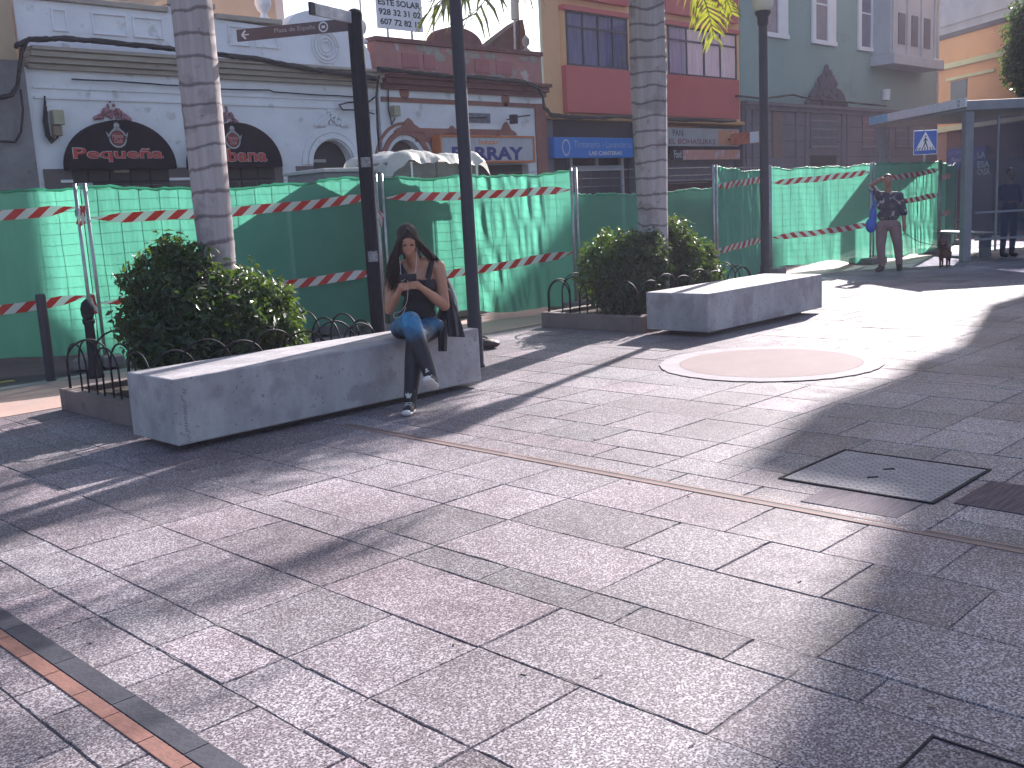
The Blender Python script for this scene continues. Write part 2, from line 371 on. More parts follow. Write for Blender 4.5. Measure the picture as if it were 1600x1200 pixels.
# cigarette ends, leaves and grit
litter = M('litter', (.10, .07, .05), (.25, .22, .2), 30, .8)
R = random.Random(5); mb = MB()
for i in range(60):
    x_, y_ = R.uniform(1.3, 12), R.uniform(.8, 6.2); a = R.uniform(0, 6.3); l = R.uniform(.005, .018)
    mb.obox((x_, y_, .0035), (l*.7*math.cos(a), l*.7*math.sin(a), 0), (-.0035*math.sin(a), .0035*math.cos(a), 0), (0, 0, .001))
tag(mb.build('litter_and_grit', litter), kind='stuff', label='scattered dark grit and leaf scraps on the grey slabs', cat='litter')

# chipped and dirt filled joint edges
R = random.Random(77); mb = MB()
XL = [2.31, 2.76, 2.96, 3.44, 3.90, 4.95, 5.38, 5.93, 6.42, 1.82, 1.56]
for i in range(120):
    if R.random() < .6: cx_, cy_, ang = R.choice(XL), R.uniform(.9, 7.5), math.pi/2
    else: cx_, cy_, ang = R.uniform(1.5, 9), 3.52+.485*R.randint(-5, 4), 0
    L_ = R.uniform(.012, .07)*(2 if R.random() < .1 else 1); Wd = R.uniform(.002, .0055); V = []; n = 8
    for k in range(n+1): t_ = -1+2*k/n; V.append((t_*L_, Wd*(1-t_*t_)*R.uniform(.2, 1.3)+.0008))
    for k in range(n, -1, -1): t_ = -1+2*k/n; V.append((t_*L_, -Wd*(1-t_*t_)*R.uniform(.2, 1.1)-.0008))
    ca_, sa_ = math.cos(ang), math.sin(ang)
    mb.add([(cx_+a*ca_-b*sa_, cy_+a*sa_+b*ca_, .0022) for a, b in V], [tuple(range(len(V)))])
tag(mb.build('chipped_joints', joint), kind='structure')

# ---------------------------------------------------------------- benches
letter_spot = M('faded_orange_spot', (.42, .22, .14), rough=.8)
def bench(x0, x1, y0, y1, z0, z1, label, skew=0):
    t = empty('concrete_bench', ((x0+x1)/2, (y0+y1)/2, 0), 0, label, 'bench', 'solid concrete benches on the plaza')
    mb = MB(); mb.box(x0, x1, y0, y1, z0, z1)
    o = part(mb, 'seat_block', concrete, t, bevel=.012)
    if x0 < 5:
        R = random.Random(2); ink = M('black_ink', (.02, .02, .025), rough=.6)
        mk = MB()
        for i in range(9):
            zz = .44-i*.042; xx = x0+.075+R.uniform(-.008, .008); mk.tube([(xx-.012, y0-.001, zz), (xx+R.uniform(.0, .02), y0-.001, zz-.012), (xx-.01, y0-.001, zz-.028), (xx+.014, y0-.001, zz-.04)], .0016, 4)
        part(mk, 'pen_marks', ink, t)
        part(MB().ell((x0+.0, y0+.09, z1-.05), (.002, .016, .010), 10, 6), 'orange_spot', letter_spot, t)
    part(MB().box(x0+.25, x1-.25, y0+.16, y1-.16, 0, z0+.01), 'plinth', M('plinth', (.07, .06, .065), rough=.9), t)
bench(3.19, 6.07, 6.44, 7.12, .05, .515, 'pale grey concrete block bench with a woman sitting on its right end')
bench(9.42, 12.0, 6.32, 7.16, .06, .49, 'empty pale grey concrete block bench in front of the farther palm')

# ---------------------------------------------------------------- planters
kerb_stone = M('brown_planter_stone', (.20, .155, .145), (.145, .11, .105), 3, .8, .4, 50, stain=((.09, .07, .07), 4, .6, .6))
soil = M('soil', (.05, .035, .028), (.03, .022, .018), 12, 1, 1, 30)
def planter(x0, x1, y0, y1, label, h=.19):
    t = empty('tree_planter', ((x0+x1)/2, (y0+y1)/2, 0), 0, label, 'planter', 'stone planters with hoop railings')
    w = .13; k = MB()
    k.box(x0, x1, y0, y0+w, 0, h); k.box(x0, x1, y1-w, y1, 0, h); k.box(x0, x0+w, y0+w+.003, y1-w-.003, 0, h-.003); k.box(x1-w, x1, y0+w+.003, y1-w-.003, 0, h-.003)
    part(k, 'kerb', kerb_stone, t, bevel=.008)
    part(MB().box(x0+w+.002, x1-w-.002, y0+w+.002, y1-w-.002, 0, h-.05), 'soil', soil, t)
    def hoop(a, b, hh):
        pts = []
        for i in range(15):
            q = math.pi*i/14; f = (1-math.cos(q))/2
            pts.append((a[0]+(b[0]-a[0])*f, a[1]+(b[1]-a[1])*f, h+hh*.52+hh*.48*math.sin(q)))
        pts = [(a[0], a[1], h-.02)]+pts+[(b[0], b[1], h-.02)]
        part(MB().tube(pts, .0085, 6), 'hoop', black_metal, t, smooth=True)
    ins = .07
    def row(p, q, n):
        for i in range(n):
            f0 = (i-.22)/n; f1 = (i+1.22)/n
            f0 = max(f0, 0); f1 = min(f1, 1)
            a = (p[0]+(q[0]-p[0])*f0, p[1]+(q[1]-p[1])*f0); b = (p[0]+(q[0]-p[0])*f1, p[1]+(q[1]-p[1])*f1)
            hoop(a, b, .40+(.05 if i % 2 else 0))
    X0, X1, Y0, Y1 = x0+ins, x1-ins, y0+ins, y1-ins
    row((X0, Y0), (X1, Y0), 7); row((X0, Y1), (X1, Y1), 7); row((X0, Y0+.02), (X0, Y1-.02), 5); row((X1, Y0+.02), (X1, Y1-.02), 5)
planter(3.42, 5.72, 7.28, 9.0, 'brown stone planter with black hoops behind the bench the woman sits on')
planter(9.5, 12.1, 7.3, 8.9, 'brown stone planter with black hoops behind the empty bench')

# ---------------------------------------------------------------- foliage
def leaf_mat(name, c1, c2, trans):
    mt = bpy.data.materials.new(name); mt.use_nodes = True; n = mt.node_tree; N = n.nodes; L = n.links
    b = N['Principled BSDF']; b.inputs['Roughness'].default_value = .38
    oi = N.new('ShaderNodeTexCoord'); nz = N.new('ShaderNodeTexNoise'); nz.inputs['Scale'].default_value = 9; nz.inputs['Detail'].default_value = 3
    L.new(oi.outputs['Object'], nz.inputs['Vector'])
    r = N.new('ShaderNodeValToRGB'); e = r.color_ramp.elements; e[0].position = .38; e[0].color = (*c2, 1); e[1].position = .62; e[1].color = (*c1, 1)
    L.new(nz.outputs[0], r.inputs[0]); L.new(r.outputs[0], b.inputs['Base Color'])
    tr = N.new('ShaderNodeBsdfTranslucent'); tr.inputs[0].default_value = (*trans, 1)
    ms = N.new('ShaderNodeMixShader'); ms.inputs[0].default_value = .30
    L.new(b.outputs[0], ms.inputs[1]); L.new(tr.outputs[0], ms.inputs[2]); L.new(ms.outputs[0], N['Material Output'].inputs[0])
    return mt
leaf_dark = leaf_mat('dark_green_leaves', (.030, .068, .028), (.013, .036, .018), (.13, .22, .02))
leaf_palm = leaf_mat('palm_leaflets', (.06, .095, .035), (.035, .06, .028), (.42, .46, .04))
leaf_tree = leaf_mat('tree_leaves', (.035, .07, .03), (.018, .04, .022), (.16, .27, .05))
bark = M('twigs', (.12, .085, .06), rough=.9)
def leaves(name, blobs, n, size, mat, parent, seed, inner=.35):
    g = np.random.default_rng(seed); P = []; Nn = []
    tot = sum(b[3]*b[4]*b[5] for b in blobs)**1.0
    for (cx, cy, cz, rx, ry, rz) in blobs:
        k = int(n*(rx*ry*rz)/tot)
        d = g.normal(size=(k, 3)); d /= np.linalg.norm(d, axis=1)[:, None]
        lump = 1+.13*np.sin(d[:, 0]*7+seed)*np.cos(d[:, 1]*6)+.10*np.sin(d[:, 2]*9+d[:, 0]*5)+.07*g.normal(size=k)
        rr = np.where(g.random(k) < .72, g.uniform(.84, 1.05, k), g.uniform(inner, .9, k))*lump
        p = d*rr[:, None]*np.array([rx, ry, rz])+np.array([cx, cy, cz])
        P.append(p); Nn.append(d)
    P = np.vstack(P); Nn = np.vstack(Nn); k = len(P)
    keep = P[:, 2] > .16; P = P[keep]; Nn = Nn[keep]; k = len(P)
    nrm = Nn*.6+g.normal(size=(k, 3))*.7+np.array([0, 0, .45]); nrm /= np.linalg.norm(nrm, axis=1)[:, None]
    a = g.normal(size=(k, 3)); u = np.cross(nrm, a); u /= np.linalg.norm(u, axis=1)[:, None]; w = np.cross(nrm, u)
    s = size*g.uniform(.6, 1.3, k)[:, None]
    v0 = P-u*s; v2 = P+u*s; v1 = P+w*s*.42+nrm*s*.16-u*s*.1; v3 = P-w*s*.42+nrm*s*.16-u*s*.1
    V = np.stack([v0, v1, v2, v3], 1).reshape(-1, 3)
    me = bpy.data.meshes.new(name); idx = np.arange(k)*4
    Fq = np.stack([idx, idx+1, idx+2, idx, idx+2, idx+3], 1).reshape(-1, 3)
    me.from_pydata(V.tolist(), [], Fq.tolist()); me.materials.append(mat)
    o = bpy.data.objects.new(name, me); COL.objects.link(o)
    if parent: o.parent = parent; local(parent, o)
    return o
def bush(loc, label, blobs, n, seed):
    t = empty('shrub', loc, 0, label, 'shrub', 'leafy shrubs under the palms')
    leaves('foliage', blobs, n, .042, leaf_dark, t, seed)
    R = random.Random(seed+5); sh = []
    for i in range(46):
        b = R.choice(blobs); a = R.uniform(0, 6.28); e = R.uniform(.1, 1.45); k = R.uniform(1.0, 1.16)
        c = (b[0]+b[3]*k*math.cos(a)*math.cos(e), b[1]+b[4]*k*math.sin(a)*math.cos(e), b[2]+b[5]*k*math.sin(e)); r = R.uniform(.03, .07); sh.append((*c, r, r, r*1.5))
    leaves('shoots', sh, 900, .034, leaf_dark, t, seed+9)
    mb = MB(); R = random.Random(seed)
    for b in blobs:
        for i in range(9):
            a = R.uniform(0, 6.28); e = (b[0]+math.cos(a)*b[3]*.8, b[1]+math.sin(a)*b[4]*.8, b[2]+R.uniform(0, .8)*b[5])
            s = (loc[0]+(b[0]-loc[0])*.5+R.uniform(-.08, .08), loc[1]+R.uniform(-.08, .08), .12)
            mb.tube([s, ((s[0]+e[0])/2+R.uniform(-.06, .06), (s[1]+e[1])/2, (s[2]+e[2])/2+.08), e], [.016, .01, .004], 5)
    part(mb, 'branches', bark, t)
bush((4.45, 8.15, .14), 'wide dark green shrub around the nearer palm behind the long bench',
     [(4.24, 8.3, .72, .46, .5, .60), (4.36, 8.5, .98, .34, .36, .38), (4.7, 8.1, .66, .50, .42, .44), (5.02, 8.15, .52, .30, .42, .34), (4.1, 8.1, .52, .36, .36, .40)], 17000, 21)
bush((10.2, 8.1, .14), 'leafy green shrub left of the farther palm trunk with sunlit tips', [(10.25, 8.3, .62, .38, .45, .48), (10.5, 8.05, .68, .36, .38, .42), (10.05, 7.95, .40, .30, .34, .32)], 7600, 22)
bush((11.45, 8.1, .14), 'taller bright tipped shrub right of the farther palm trunk', [(11.28, 8.2, .74, .36, .42, .50), (11.45, 7.95, .52, .36, .38, .42), (11.2, 8.2, 1.04, .22, .26, .24)], 6200, 23)

# ---------------------------------------------------------------- palms
def palm_trunk_mat():
    mt = M('palm_bark', (.42, .37, .37), (.31, .265, .27), 3, .85, .5, 30, stain=((.20, .16, .16), 3.2, .55, .55), speck=((.16, .12, .12), 11, .64, .7), stretch=(6, 6, .35))
    n = mt.node_tree; N = n.nodes; L = n.links; b = N['Principled BSDF']
    src = b.inputs['Base Color'].links[0].from_socket
    tc = N.new('ShaderNodeTexCoord'); sp = N.new('ShaderNodeSeparateXYZ'); L.new(tc.outputs['Object'], sp.inputs[0])
    nz = N.new('ShaderNodeTexNoise'); nz.inputs['Scale'].default_value = 1.7; nz.inputs['Detail'].default_value = 5; L.new(tc.outputs['Object'], nz.inputs['Vector'])
    ma = N.new('ShaderNodeMath'); ma.operation = 'MULTIPLY_ADD'; ma.inputs[1].default_value = .30; L.new(nz.outputs[0], ma.inputs[0]); L.new(sp.outputs[2], ma.inputs[2])
    ml = N.new('ShaderNodeMath'); ml.operation = 'MULTIPLY'; ml.inputs[1].default_value = 5.2; ml.name = 'ringfreq'; L.new(ma.outputs[0], ml.inputs[0])
    fr = N.new('ShaderNodeMath'); fr.operation = 'FRACT'; L.new(ml.outputs[0], fr.inputs[0])
    r = N.new('ShaderNodeValToRGB'); e = r.color_ramp.elements; e[0].position = 0; e[0].color = (.40, .36, .38, 1); e[1].position = .17; e[1].color = (1, 1, 1, 1)
    e2 = r.color_ramp.elements.new(.09); e2.color = (.45, .40, .42, 1); e3 = r.color_ramp.elements.new(.94); e3.color = (1, 1, 1, 1); e4 = r.color_ramp.elements.new(1.0); e4.color = (.7, .66, .68, 1)
    L.new(fr.outputs[0], r.inputs[0])
    mx = N.new('ShaderNodeMix'); mx.data_type = 'RGBA'; mx.blend_type = 'MULTIPLY'; mx.inputs[0].default_value = .95
    L.new(src, mx.inputs[6]); L.new(r.outputs[0], mx.inputs[7]); L.new(mx.outputs[2], b.inputs['Base Color'])
    return mt
palm_bark = palm_trunk_mat()
def frond_mesh(name, base, az, L_, rise, droop, parent, seed, lw=.66, n=30):
    R = random.Random(seed); pts = []
    steps = 16; el = rise; p = Vector(base); d = Vector((math.cos(az), math.sin(az), 0))
    for i in range(steps+1):
        pts.append(p.copy()); e = rise-(rise+droop)*(i/steps)**1.15
        p += (d*math.cos(e)+Vector((0, 0, math.sin(e))))*(L_/steps)
    mb = MB(); mb.tube(pts, [.028*(1-i/steps*.85) for i in range(steps+1)], 6)
    side = Vector((-math.sin(az), math.cos(az), 0))
    for s in (-1, 1):
        for i in range(n):
            f = .14+.86*i/n; q = f*steps; k = min(int(q), steps-1); b0 = pts[k].lerp(pts[k+1], q-k); t = (pts[k+1]-pts[k]).normalized()
            l = lw*math.sin(math.pi*min(1, f*.8+.13))**.6*R.uniform(.8, 1.12); upv = side.cross(t)*1
            out = (side*s*R.uniform(.6, 1.0)+t*R.uniform(.45, .9)+Vector((0, 0, R.uniform(-.25, .3)))).normalized()
            w = t*.021*R.uniform(.8, 1.3); m1 = b0+out*l*.5+Vector((0, 0, -.05*l)); e_ = b0+out*l*.92+Vector((0, 0, -l*R.uniform(.25, .6)))
            mb.add([b0-w, b0+w, m1+w*1.2, m1-w*1.2, e_], [(0, 1, 2, 3), (3, 2, 4)])
    return part(mb, name, leaf_palm, parent)
def palm(x, y, prof, h, label, seed, rings, extra):
    t = empty('palm_tree', (x, y, 0), 0, label, 'palm tree', 'ringed palm trees growing from the planters')
    n = 28; V = []; k = 90
    mb = MB(); prof_ = []
    zs = np.linspace(.05, h, k)
    for z in zs:
        r = np.interp(z, [q[0] for q in prof], [q[1] for q in prof])
        fz = (z*rings) % 1.0
        r += .004*(1 if fz < .12 else 0)
        prof_.append((r, z))
    mb.lathe(prof_, (x, y, 0), n)
    part(mb, 'trunk', palm_bark, t, smooth=True)
    part(MB().lathe([(prof[-1][1]*.95, h), (prof[-1][1]*1.05, h+.15), (.12, h+.7), (.05, h+1.0)], (x, y, 0), 20), 'crown_shaft', M('crown_shaft', (.12, .17, .06), rough=.5), t, smooth=True)
    R = random.Random(seed)
    for i in range(8):
        az = 2*math.pi*i/8+R.uniform(-.15, .15); frond_mesh('frond', (x+.06*math.cos(az), y+.06*math.sin(az), h+.75+R.uniform(-.1, .15)), az, R.uniform(2.4, 3.0), R.uniform(.3, 1.0), R.uniform(.7, 1.3), t, seed*100+i)
    for i, e in enumerate(extra): frond_mesh('frond', (x, y, h+e[0]), e[1], e[2], e[3], e[4], t, seed*100+50+i, e[5])
palm(4.62, 8.2, [(0, .20), (.5, .165), (1.2, .155), (2.2, .165), (3.5, .172), (4.4, .15)], 4.5, 'nearer ringed palm rising from the wide shrub behind the long bench', 3, 5.2,
     [])
palm(10.85, 8.1, [(0, .20), (1.4, .195), (2.3, .215), (3.2, .235), (4.2, .22), (4.8, .19)], 4.3, 'farther ringed palm between two shrubs behind the empty bench', 4, 5.2,
     [(.40, 2.85, 3.2, 0, .7, .95), (.38, 3.3, 4.0, 0, .8, .85), (.42, 3.05, 3.5, 0, .72, .8), (.47, .05, 2.15, 0, 1.4, .5), (.5, -.2, 1.9, 0, 1.25, .42)])
# ---------------------------------------------------------------- green netted fence panels
def net_material(name='green_debris_net', clear=.13):
    mt = bpy.data.materials.new(name); mt.use_nodes = True; n = mt.node_tree; N = n.nodes; L = n.links
    b = N['Principled BSDF']; b.inputs['Roughness'].default_value = .42; b.inputs['Specular IOR Level'].default_value = .5
    tc = N.new('ShaderNodeTexCoord'); nz = N.new('ShaderNodeTexNoise'); nz.inputs['Scale'].default_value = 2.5; nz.inputs['Detail'].default_value = 6
    L.new(tc.outputs['Object'], nz.inputs['Vector'])
    r = N.new('ShaderNodeValToRGB'); e = r.color_ramp.elements; e[0].position = .3; e[0].color = (.06, .27, .18, 1); e[1].position = .7; e[1].color = (.085, .34, .235, 1)
    L.new(nz.outputs[0], r.inputs[0]); L.new(r.outputs[0], b.inputs['Base Color'])
    tr = N.new('ShaderNodeBsdfTranslucent'); tr.inputs[0].default_value = (.14, .56, .39, 1)
    ms = N.new('ShaderNodeMixShader'); ms.inputs[0].default_value = .64; L.new(b.outputs[0], ms.inputs[1]); L.new(tr.outputs[0], ms.inputs[2])
    tp = N.new('ShaderNodeBsdfTransparent'); tp.inputs[0].default_value = (.75, .95, .88, 1)
    m2 = N.new('ShaderNodeMixShader'); m2.inputs[0].default_value = clear; L.new(ms.outputs[0], m2.inputs[1]); L.new(tp.outputs[0], m2.inputs[2])
    wv = N.new('ShaderNodeTexNoise'); wv.inputs['Scale'].default_value = 7; wv.inputs['Detail'].default_value = 4
    mp = N.new('ShaderNodeMapping'); mp.inputs['Scale'].default_value = (1.6, 1.6, .35); L.new(tc.outputs['Object'], mp.inputs[0]); L.new(mp.outputs[0], wv.inputs['Vector'])
    bp = N.new('ShaderNodeBump'); bp.inputs['Strength'].default_value = .5; bp.inputs['Distance'].default_value = .02; L.new(wv.outputs[0], bp.inputs['Height'])
    L.new(bp.outputs[0], b.inputs['Normal']); L.new(bp.outputs[0], tr.inputs['Normal'])
    L.new(m2.outputs[0], N['Material Output'].inputs[0]); return mt
net_mat = net_material(); net_thin = net_material('thin_green_net', .42)
foot_mat = M('foot_concrete', (.20, .19, .19), (.14, .13, .13), 6, .9, .4, 40)
A = [(1.9, 13.2), (4.86, 11.45), (8.32, 10.58), (11.32, 9.9), (14.66, 9.72), (17.3, 10.25), (20.02, 9.52), (22.95, 9.35), (26.3, 10.3)]
def fence_panel(p, q, label, seed, ztop=2.0, wrinkle=1.0, gather=None, sag=.05, zbot=.10, mat=None):
    p = Vector((*p, 0)); q = Vector((*q, 0)); d = (q-p).normalized(); nrm = Vector((d.y, -d.x, 0)); Lg = (q-p).length
    t = empty('fence_panel', (p+q)/2, 0, label, 'fence panel', 'temporary mesh fence panels with green netting')
    fr = MB(); a = p+d*.04+nrm*.075; b = q-d*.04+nrm*.075
    for e_ in (a, b): part(MB().tube([e_+Vector((0, 0, .03)), e_+Vector((0, 0, 2.04))], .021, 8), 'post', galv, t, smooth=True)
    a = p+d*.04; b = q-d*.04; w = MB(); k = int(Lg/.21)
    for i in range(1, k):
        x = p+d*(Lg*i/k); w.tube([x+Vector((0, 0, .08)), x+Vector((0, 0, 2.0))], .0024, 4, cap=False)
    for j in range(17):
        z = .1+j*.119; w.tube([a+Vector((0, 0, z)), b+Vector((0, 0, z))], .0024, 4, cap=False)
    part(w, 'wire_mesh', M('dull_wire', (.12, .12, .125), (.09, .09, .095), 9, .7, spec=.2), t)
    for c in (p, q-d*.25):
        part(MB().obox(c+d*.1+Vector((0, 0, .065)), nrm*.30, d*.11, Vector((0, 0, .063))), 'foot', foot_mat, t, bevel=.02)
    nx, nz = 110, 44; R = random.Random(seed); V = []; Fc = []
    ph = [(R.uniform(2, 14), R.uniform(0, 6.28), R.uniform(-1, 1), R.uniform(.3, 1)) for _ in range(9)]
    ties = [R.uniform(0, 6.28) for _ in range(4)]
    for j in range(nz+1):
        for i in range(nx+1):
            u = i/nx; v = j/nz
            zt = ztop-sag*math.sin(math.pi*u)*(1+.5*math.sin(7*u+ties[0]))-.012*math.sin(23*u+ties[1])
            zb = zbot+.05*math.sin(5*u+ties[2])+.03*math.sin(13*u+ties[3])
            z = zb+(zt-zb)*v
            o = 0
            for f, a_, sl_, am in ph: o += am*math.sin(f*u*2.2+a_+sl_*v*5)
            bot = max(0, .25-v)*4
            o = (.0045*o*wrinkle)*(1+bot*1.6)+.002*math.sin(60*u+8*v)*wrinkle
            if gather:
                for gu, gw, ga in gather:
                    e = math.exp(-((u-gu)/gw)**2); o += e*ga*math.sin((u-gu)/gw*9+v*3)*math.sin(v*9+gu*9)
            o += .045*bot*math.sin(u*9+seed)*.6
            V.append(p+d*(u*Lg)+nrm*(.03+abs(o)+o*.3)+Vector((0, 0, z)))
    for j in range(nz):
        for i in range(nx): c = j*(nx+1)+i; Fc.append((c, c+1, c+nx+2, c+nx+1))
    mb = MB(); mb.add(V, Fc)
    # rolled hem along the top edge
    hem = [V[nz*(nx+1)+i]+Vector((0, 0, R.uniform(-.012, .012))) for i in range(0, nx+1, 2)]
    part(mb, 'net', mat or net_mat, t, smooth=True)
    part(MB().tube(hem, [.010+.007*R.random() for _ in hem], 6), 'hem', net_mat, t, smooth=True)
    return p, q, d, nrm, Lg
FL = ['shaded green netted fence panel at the left edge behind the bollards', 'green netted fence panel behind the nearer palm and wide shrub',
      'green netted fence panel behind the seated woman under the blue lettered sign', 'see-through fence panel with low sagging dark green net behind the farther palm',
      'crumpled green netted fence panel directly left of the farther lamp post', 'smooth bright green fence panel directly right of the farther lamp post',
      'creased green fence panel behind the walking man', 'far green fence panel beside the bus shelter post']
P = []
for i in range(8):
    kw = {}
    if i == 3: kw = dict(ztop=1.66, sag=.02, mat=net_thin)
    if i == 4: kw = dict(wrinkle=2.2, gather=[(.12, .1, .05), (.38, .12, .05), (.7, .1, .03)])
    if i == 2: kw = dict(wrinkle=1.3, gather=[(.55, .16, .035), (.75, .1, .03)])
    if i == 6: kw = dict(wrinkle=1.8, gather=[(.7, .14, .05)], sag=.0)
    if i == 0: kw = dict(wrinkle=.8, gather=[(.9, .05, .02)], zbot=.2)
    P.append(fence_panel(A[i], A[i+1], FL[i], 31+i, **kw))
def tape_material():
    mt = bpy.data.materials.new('red_white_tape'); mt.use_nodes = True; n = mt.node_tree; N = n.nodes; L = n.links
    b = N['Principled BSDF']; b.inputs['Roughness'].default_value = .35
    uv = N.new('ShaderNodeUVMap'); sp = N.new('ShaderNodeSeparateXYZ'); L.new(uv.outputs[0], sp.inputs[0])
    a = N.new('ShaderNodeMath'); a.operation = 'MULTIPLY_ADD'; a.inputs[1].default_value = -.55; L.new(sp.outputs[1], a.inputs[0]); L.new(sp.outputs[0], a.inputs[2])
    f = N.new('ShaderNodeMath'); f.operation = 'FRACT'; L.new(a.outputs[0], f.inputs[0])
    g = N.new('ShaderNodeMath'); g.operation = 'GREATER_THAN'; g.inputs[1].default_value = .5; L.new(f.outputs[0], g.inputs[0])
    mx = N.new('ShaderNodeMix'); mx.data_type = 'RGBA'; mx.inputs[6].default_value = (.66, .64, .62, 1); mx.inputs[7].default_value = (.55, .025, .02, 1)
    L.new(g.outputs[0], mx.inputs[0]); L.new(mx.outputs[2], b.inputs['Base Color'])
    tr = N.new('ShaderNodeBsdfTranslucent'); L.new(mx.outputs[2], tr.inputs[0]); ms = N.new('ShaderNodeMixShader'); ms.inputs[0].default_value = .35
    L.new(b.outputs[0], ms.inputs[1]); L.new(tr.outputs[0], ms.inputs[2]); L.new(ms.outputs[0], N['Material Output'].inputs[0]); return mt
tape_mat = tape_material()
def tape(i, u0, u1, z0, z1, label, sag=.03, slant=1, w=.055, seed=0, off=.085):
    p, q, d, nrm, Lg = P[i]; n = 60; mb = MB(); mb.uv = []; V = []; Fc = []
    for k in range(n+1):
        f = k/n; u = u0+(u1-u0)*f; e = min(1, min(f, 1-f)*9+.12); hw = w*e
        z = z0+(z1-z0)*f-sag*math.sin(math.pi*f)+.005*math.sin(f*19+seed)
        c = p+d*(u*Lg)+nrm*(off-.03*(1-e)+.004*math.sin(f*33+seed))+Vector((0, 0, z)); tilt = .012*math.sin(f*11+seed)*e
        V += [c+Vector((0, 0, -hw))+nrm*tilt, c+Vector((0, 0, hw))-nrm*tilt]
        mb.uv += [(u*Lg/.25, 0), (u*Lg/.25, 1*slant)]
        if k < n: Fc.append((2*k, 2*k+2, 2*k+3, 2*k+1))
    mb.add(V, Fc); o = mb.build('barrier_tape', tape_mat, smooth=True)
    tag(o, label, 'tape', 'red and white tapes tied along the fence')
    return o
tape(0, .2, .985, 1.70, 1.78, 'upper red and white tape on the shaded left edge fence panel', seed=1)
tape(0, .2, .985, .62, .80, 'lower red and white tape on the shaded left edge fence panel', seed=2)
tape(1, .015, .99, 1.66, 1.76, 'upper red and white tape passing behind the nearer palm', .05, seed=3)
tape(1, .015, .99, .72, .80, 'lower red and white tape passing behind the wide shrub', .03, seed=4)
tape(2, .03, .985, 1.74, 1.74, 'upper red and white tape above and right of the seated woman', .02, seed=5)
tape(2, .01, .985, .66, .84, 'lower red and white tape right of the seated woman at shoulder height', .03, seed=6)
tape(4, .01, .93, 1.68, 1.80, 'upper red and white tape on the crumpled panel left of the lamp post', .0, seed=7)
tape(4, .01, .93, .62, .70, 'lower red and white tape on the crumpled panel left of the lamp post', .0, seed=8)
tape(5, .03, .985, 1.72, 1.84, 'upper red and white tape right of the farther lamp post', .02, seed=9)
tape(5, .03, .985, .70, .80, 'lower red and white tape right of the farther lamp post, stripes leaning back', .02, slant=-1, seed=10)
tape(6, .05, .985, 1.70, 1.84, 'upper red and white tape behind the head of the walking man', .03, slant=-1, seed=11)
tape(6, .1, .985, 1.14, 1.30, 'red and white tape at chest height right of the walking man', .0, slant=-1, seed=12)
tape(7, .02, .6, 1.66, 1.70, 'upper red and white tape beside the bus shelter post', .0, seed=13)
tape(7, .02, .6, .86, .86, 'lower faded red and white tape beside the bus shelter post', .0, seed=14)
def knot(i, z, label):
    c = Vector((*A[i], z)); p_, q_, d_, n_, l_ = P[min(i, 7)]; c = c+n_*.05
    mb = MB(); mb.uv = []
    R = random.Random(i*7+int(z*10))
    for k in range(3):
        a = c+Vector((R.uniform(-.03, .03), 0, R.uniform(-.03, .05))); e = a+Vector((R.uniform(-.09, .05), -.03, -R.uniform(.08, .22))); m_ = (a+e)/2+n_*.03
        V = [a+Vector((-.015, 0, 0)), a+Vector((.02, 0, .01)), m_+Vector((-.025, 0, 0)), m_+Vector((.022, 0, .01)), e+Vector((-.02, 0, 0)), e+Vector((.02, 0, .01))]
        mb.add(V, [(0, 1, 3, 2), (2, 3, 5, 4)]); mb.uv += [(0, 0), (0, 1), (.4, 0), (.4, 1), (.9, 0), (.9, 1)]
    mb.lathe([(.026, -.05), (.036, -.02), (.036, .03), (.026, .05)], c-n_*.05, 10); mb.uv += [(j/10*.8+r_*.1, r_*.3) for r_ in range(4) for j in range(10)]
    tag(mb.build('tape_knot', tape_mat), label, 'tape', 'red and white tapes tied along the fence')
knot(1, 1.76, 'knotted tape end on the upper part of the leftmost fence post'); knot(1, .78, 'knotted tape end low on the leftmost fence post')
knot(2, 1.58, 'knotted red tape tail on the fence post just above the seated woman'); knot(4, .66, 'knotted tape end low on the post right of the farther palm')
knot(5, .68, 'looped tape end low beside the farther lamp post')

# ---------------------------------------------------------------- bollards
def bollard(x, y, h, kind, label):
    t = empty('bollard', (x, y, 0), 0, label, 'bollard', 'dark bollards at the road edge')
    if kind == 0: part(MB().lathe([(.05, 0), (.05, h-.02), (.045, h)], (x, y, -.02), 20), 'post', dark_metal, t, smooth=False)
    else:
        part(MB().lathe([(.09, 0), (.09, .05), (.065, .10), (.055, .2), (.048, h-.26), (.062, h-.24), (.062, h-.2)], (x, y, -.02), 24), 'post', black_metal, t, smooth=True)
        part(MB().lathe([(.05, h-.2), (.065, h-.15), (.068, h-.09), (.052, h-.03), (.02, h), (.005, h+.01)], (x, y, -.02), 24), 'cap', black_metal, t, smooth=True)
bollard(4.06, 10.85, .93, 0, 'plain dark straight bollard at the road edge near the left edge')
bollard(4.42, 10.6, .84, 1, 'black bollard with rounded cap just left of the hoop railing')
bollard(3.36, 10.75, .84, 1, 'black bollard with rounded cap cut by the left edge of the photo')

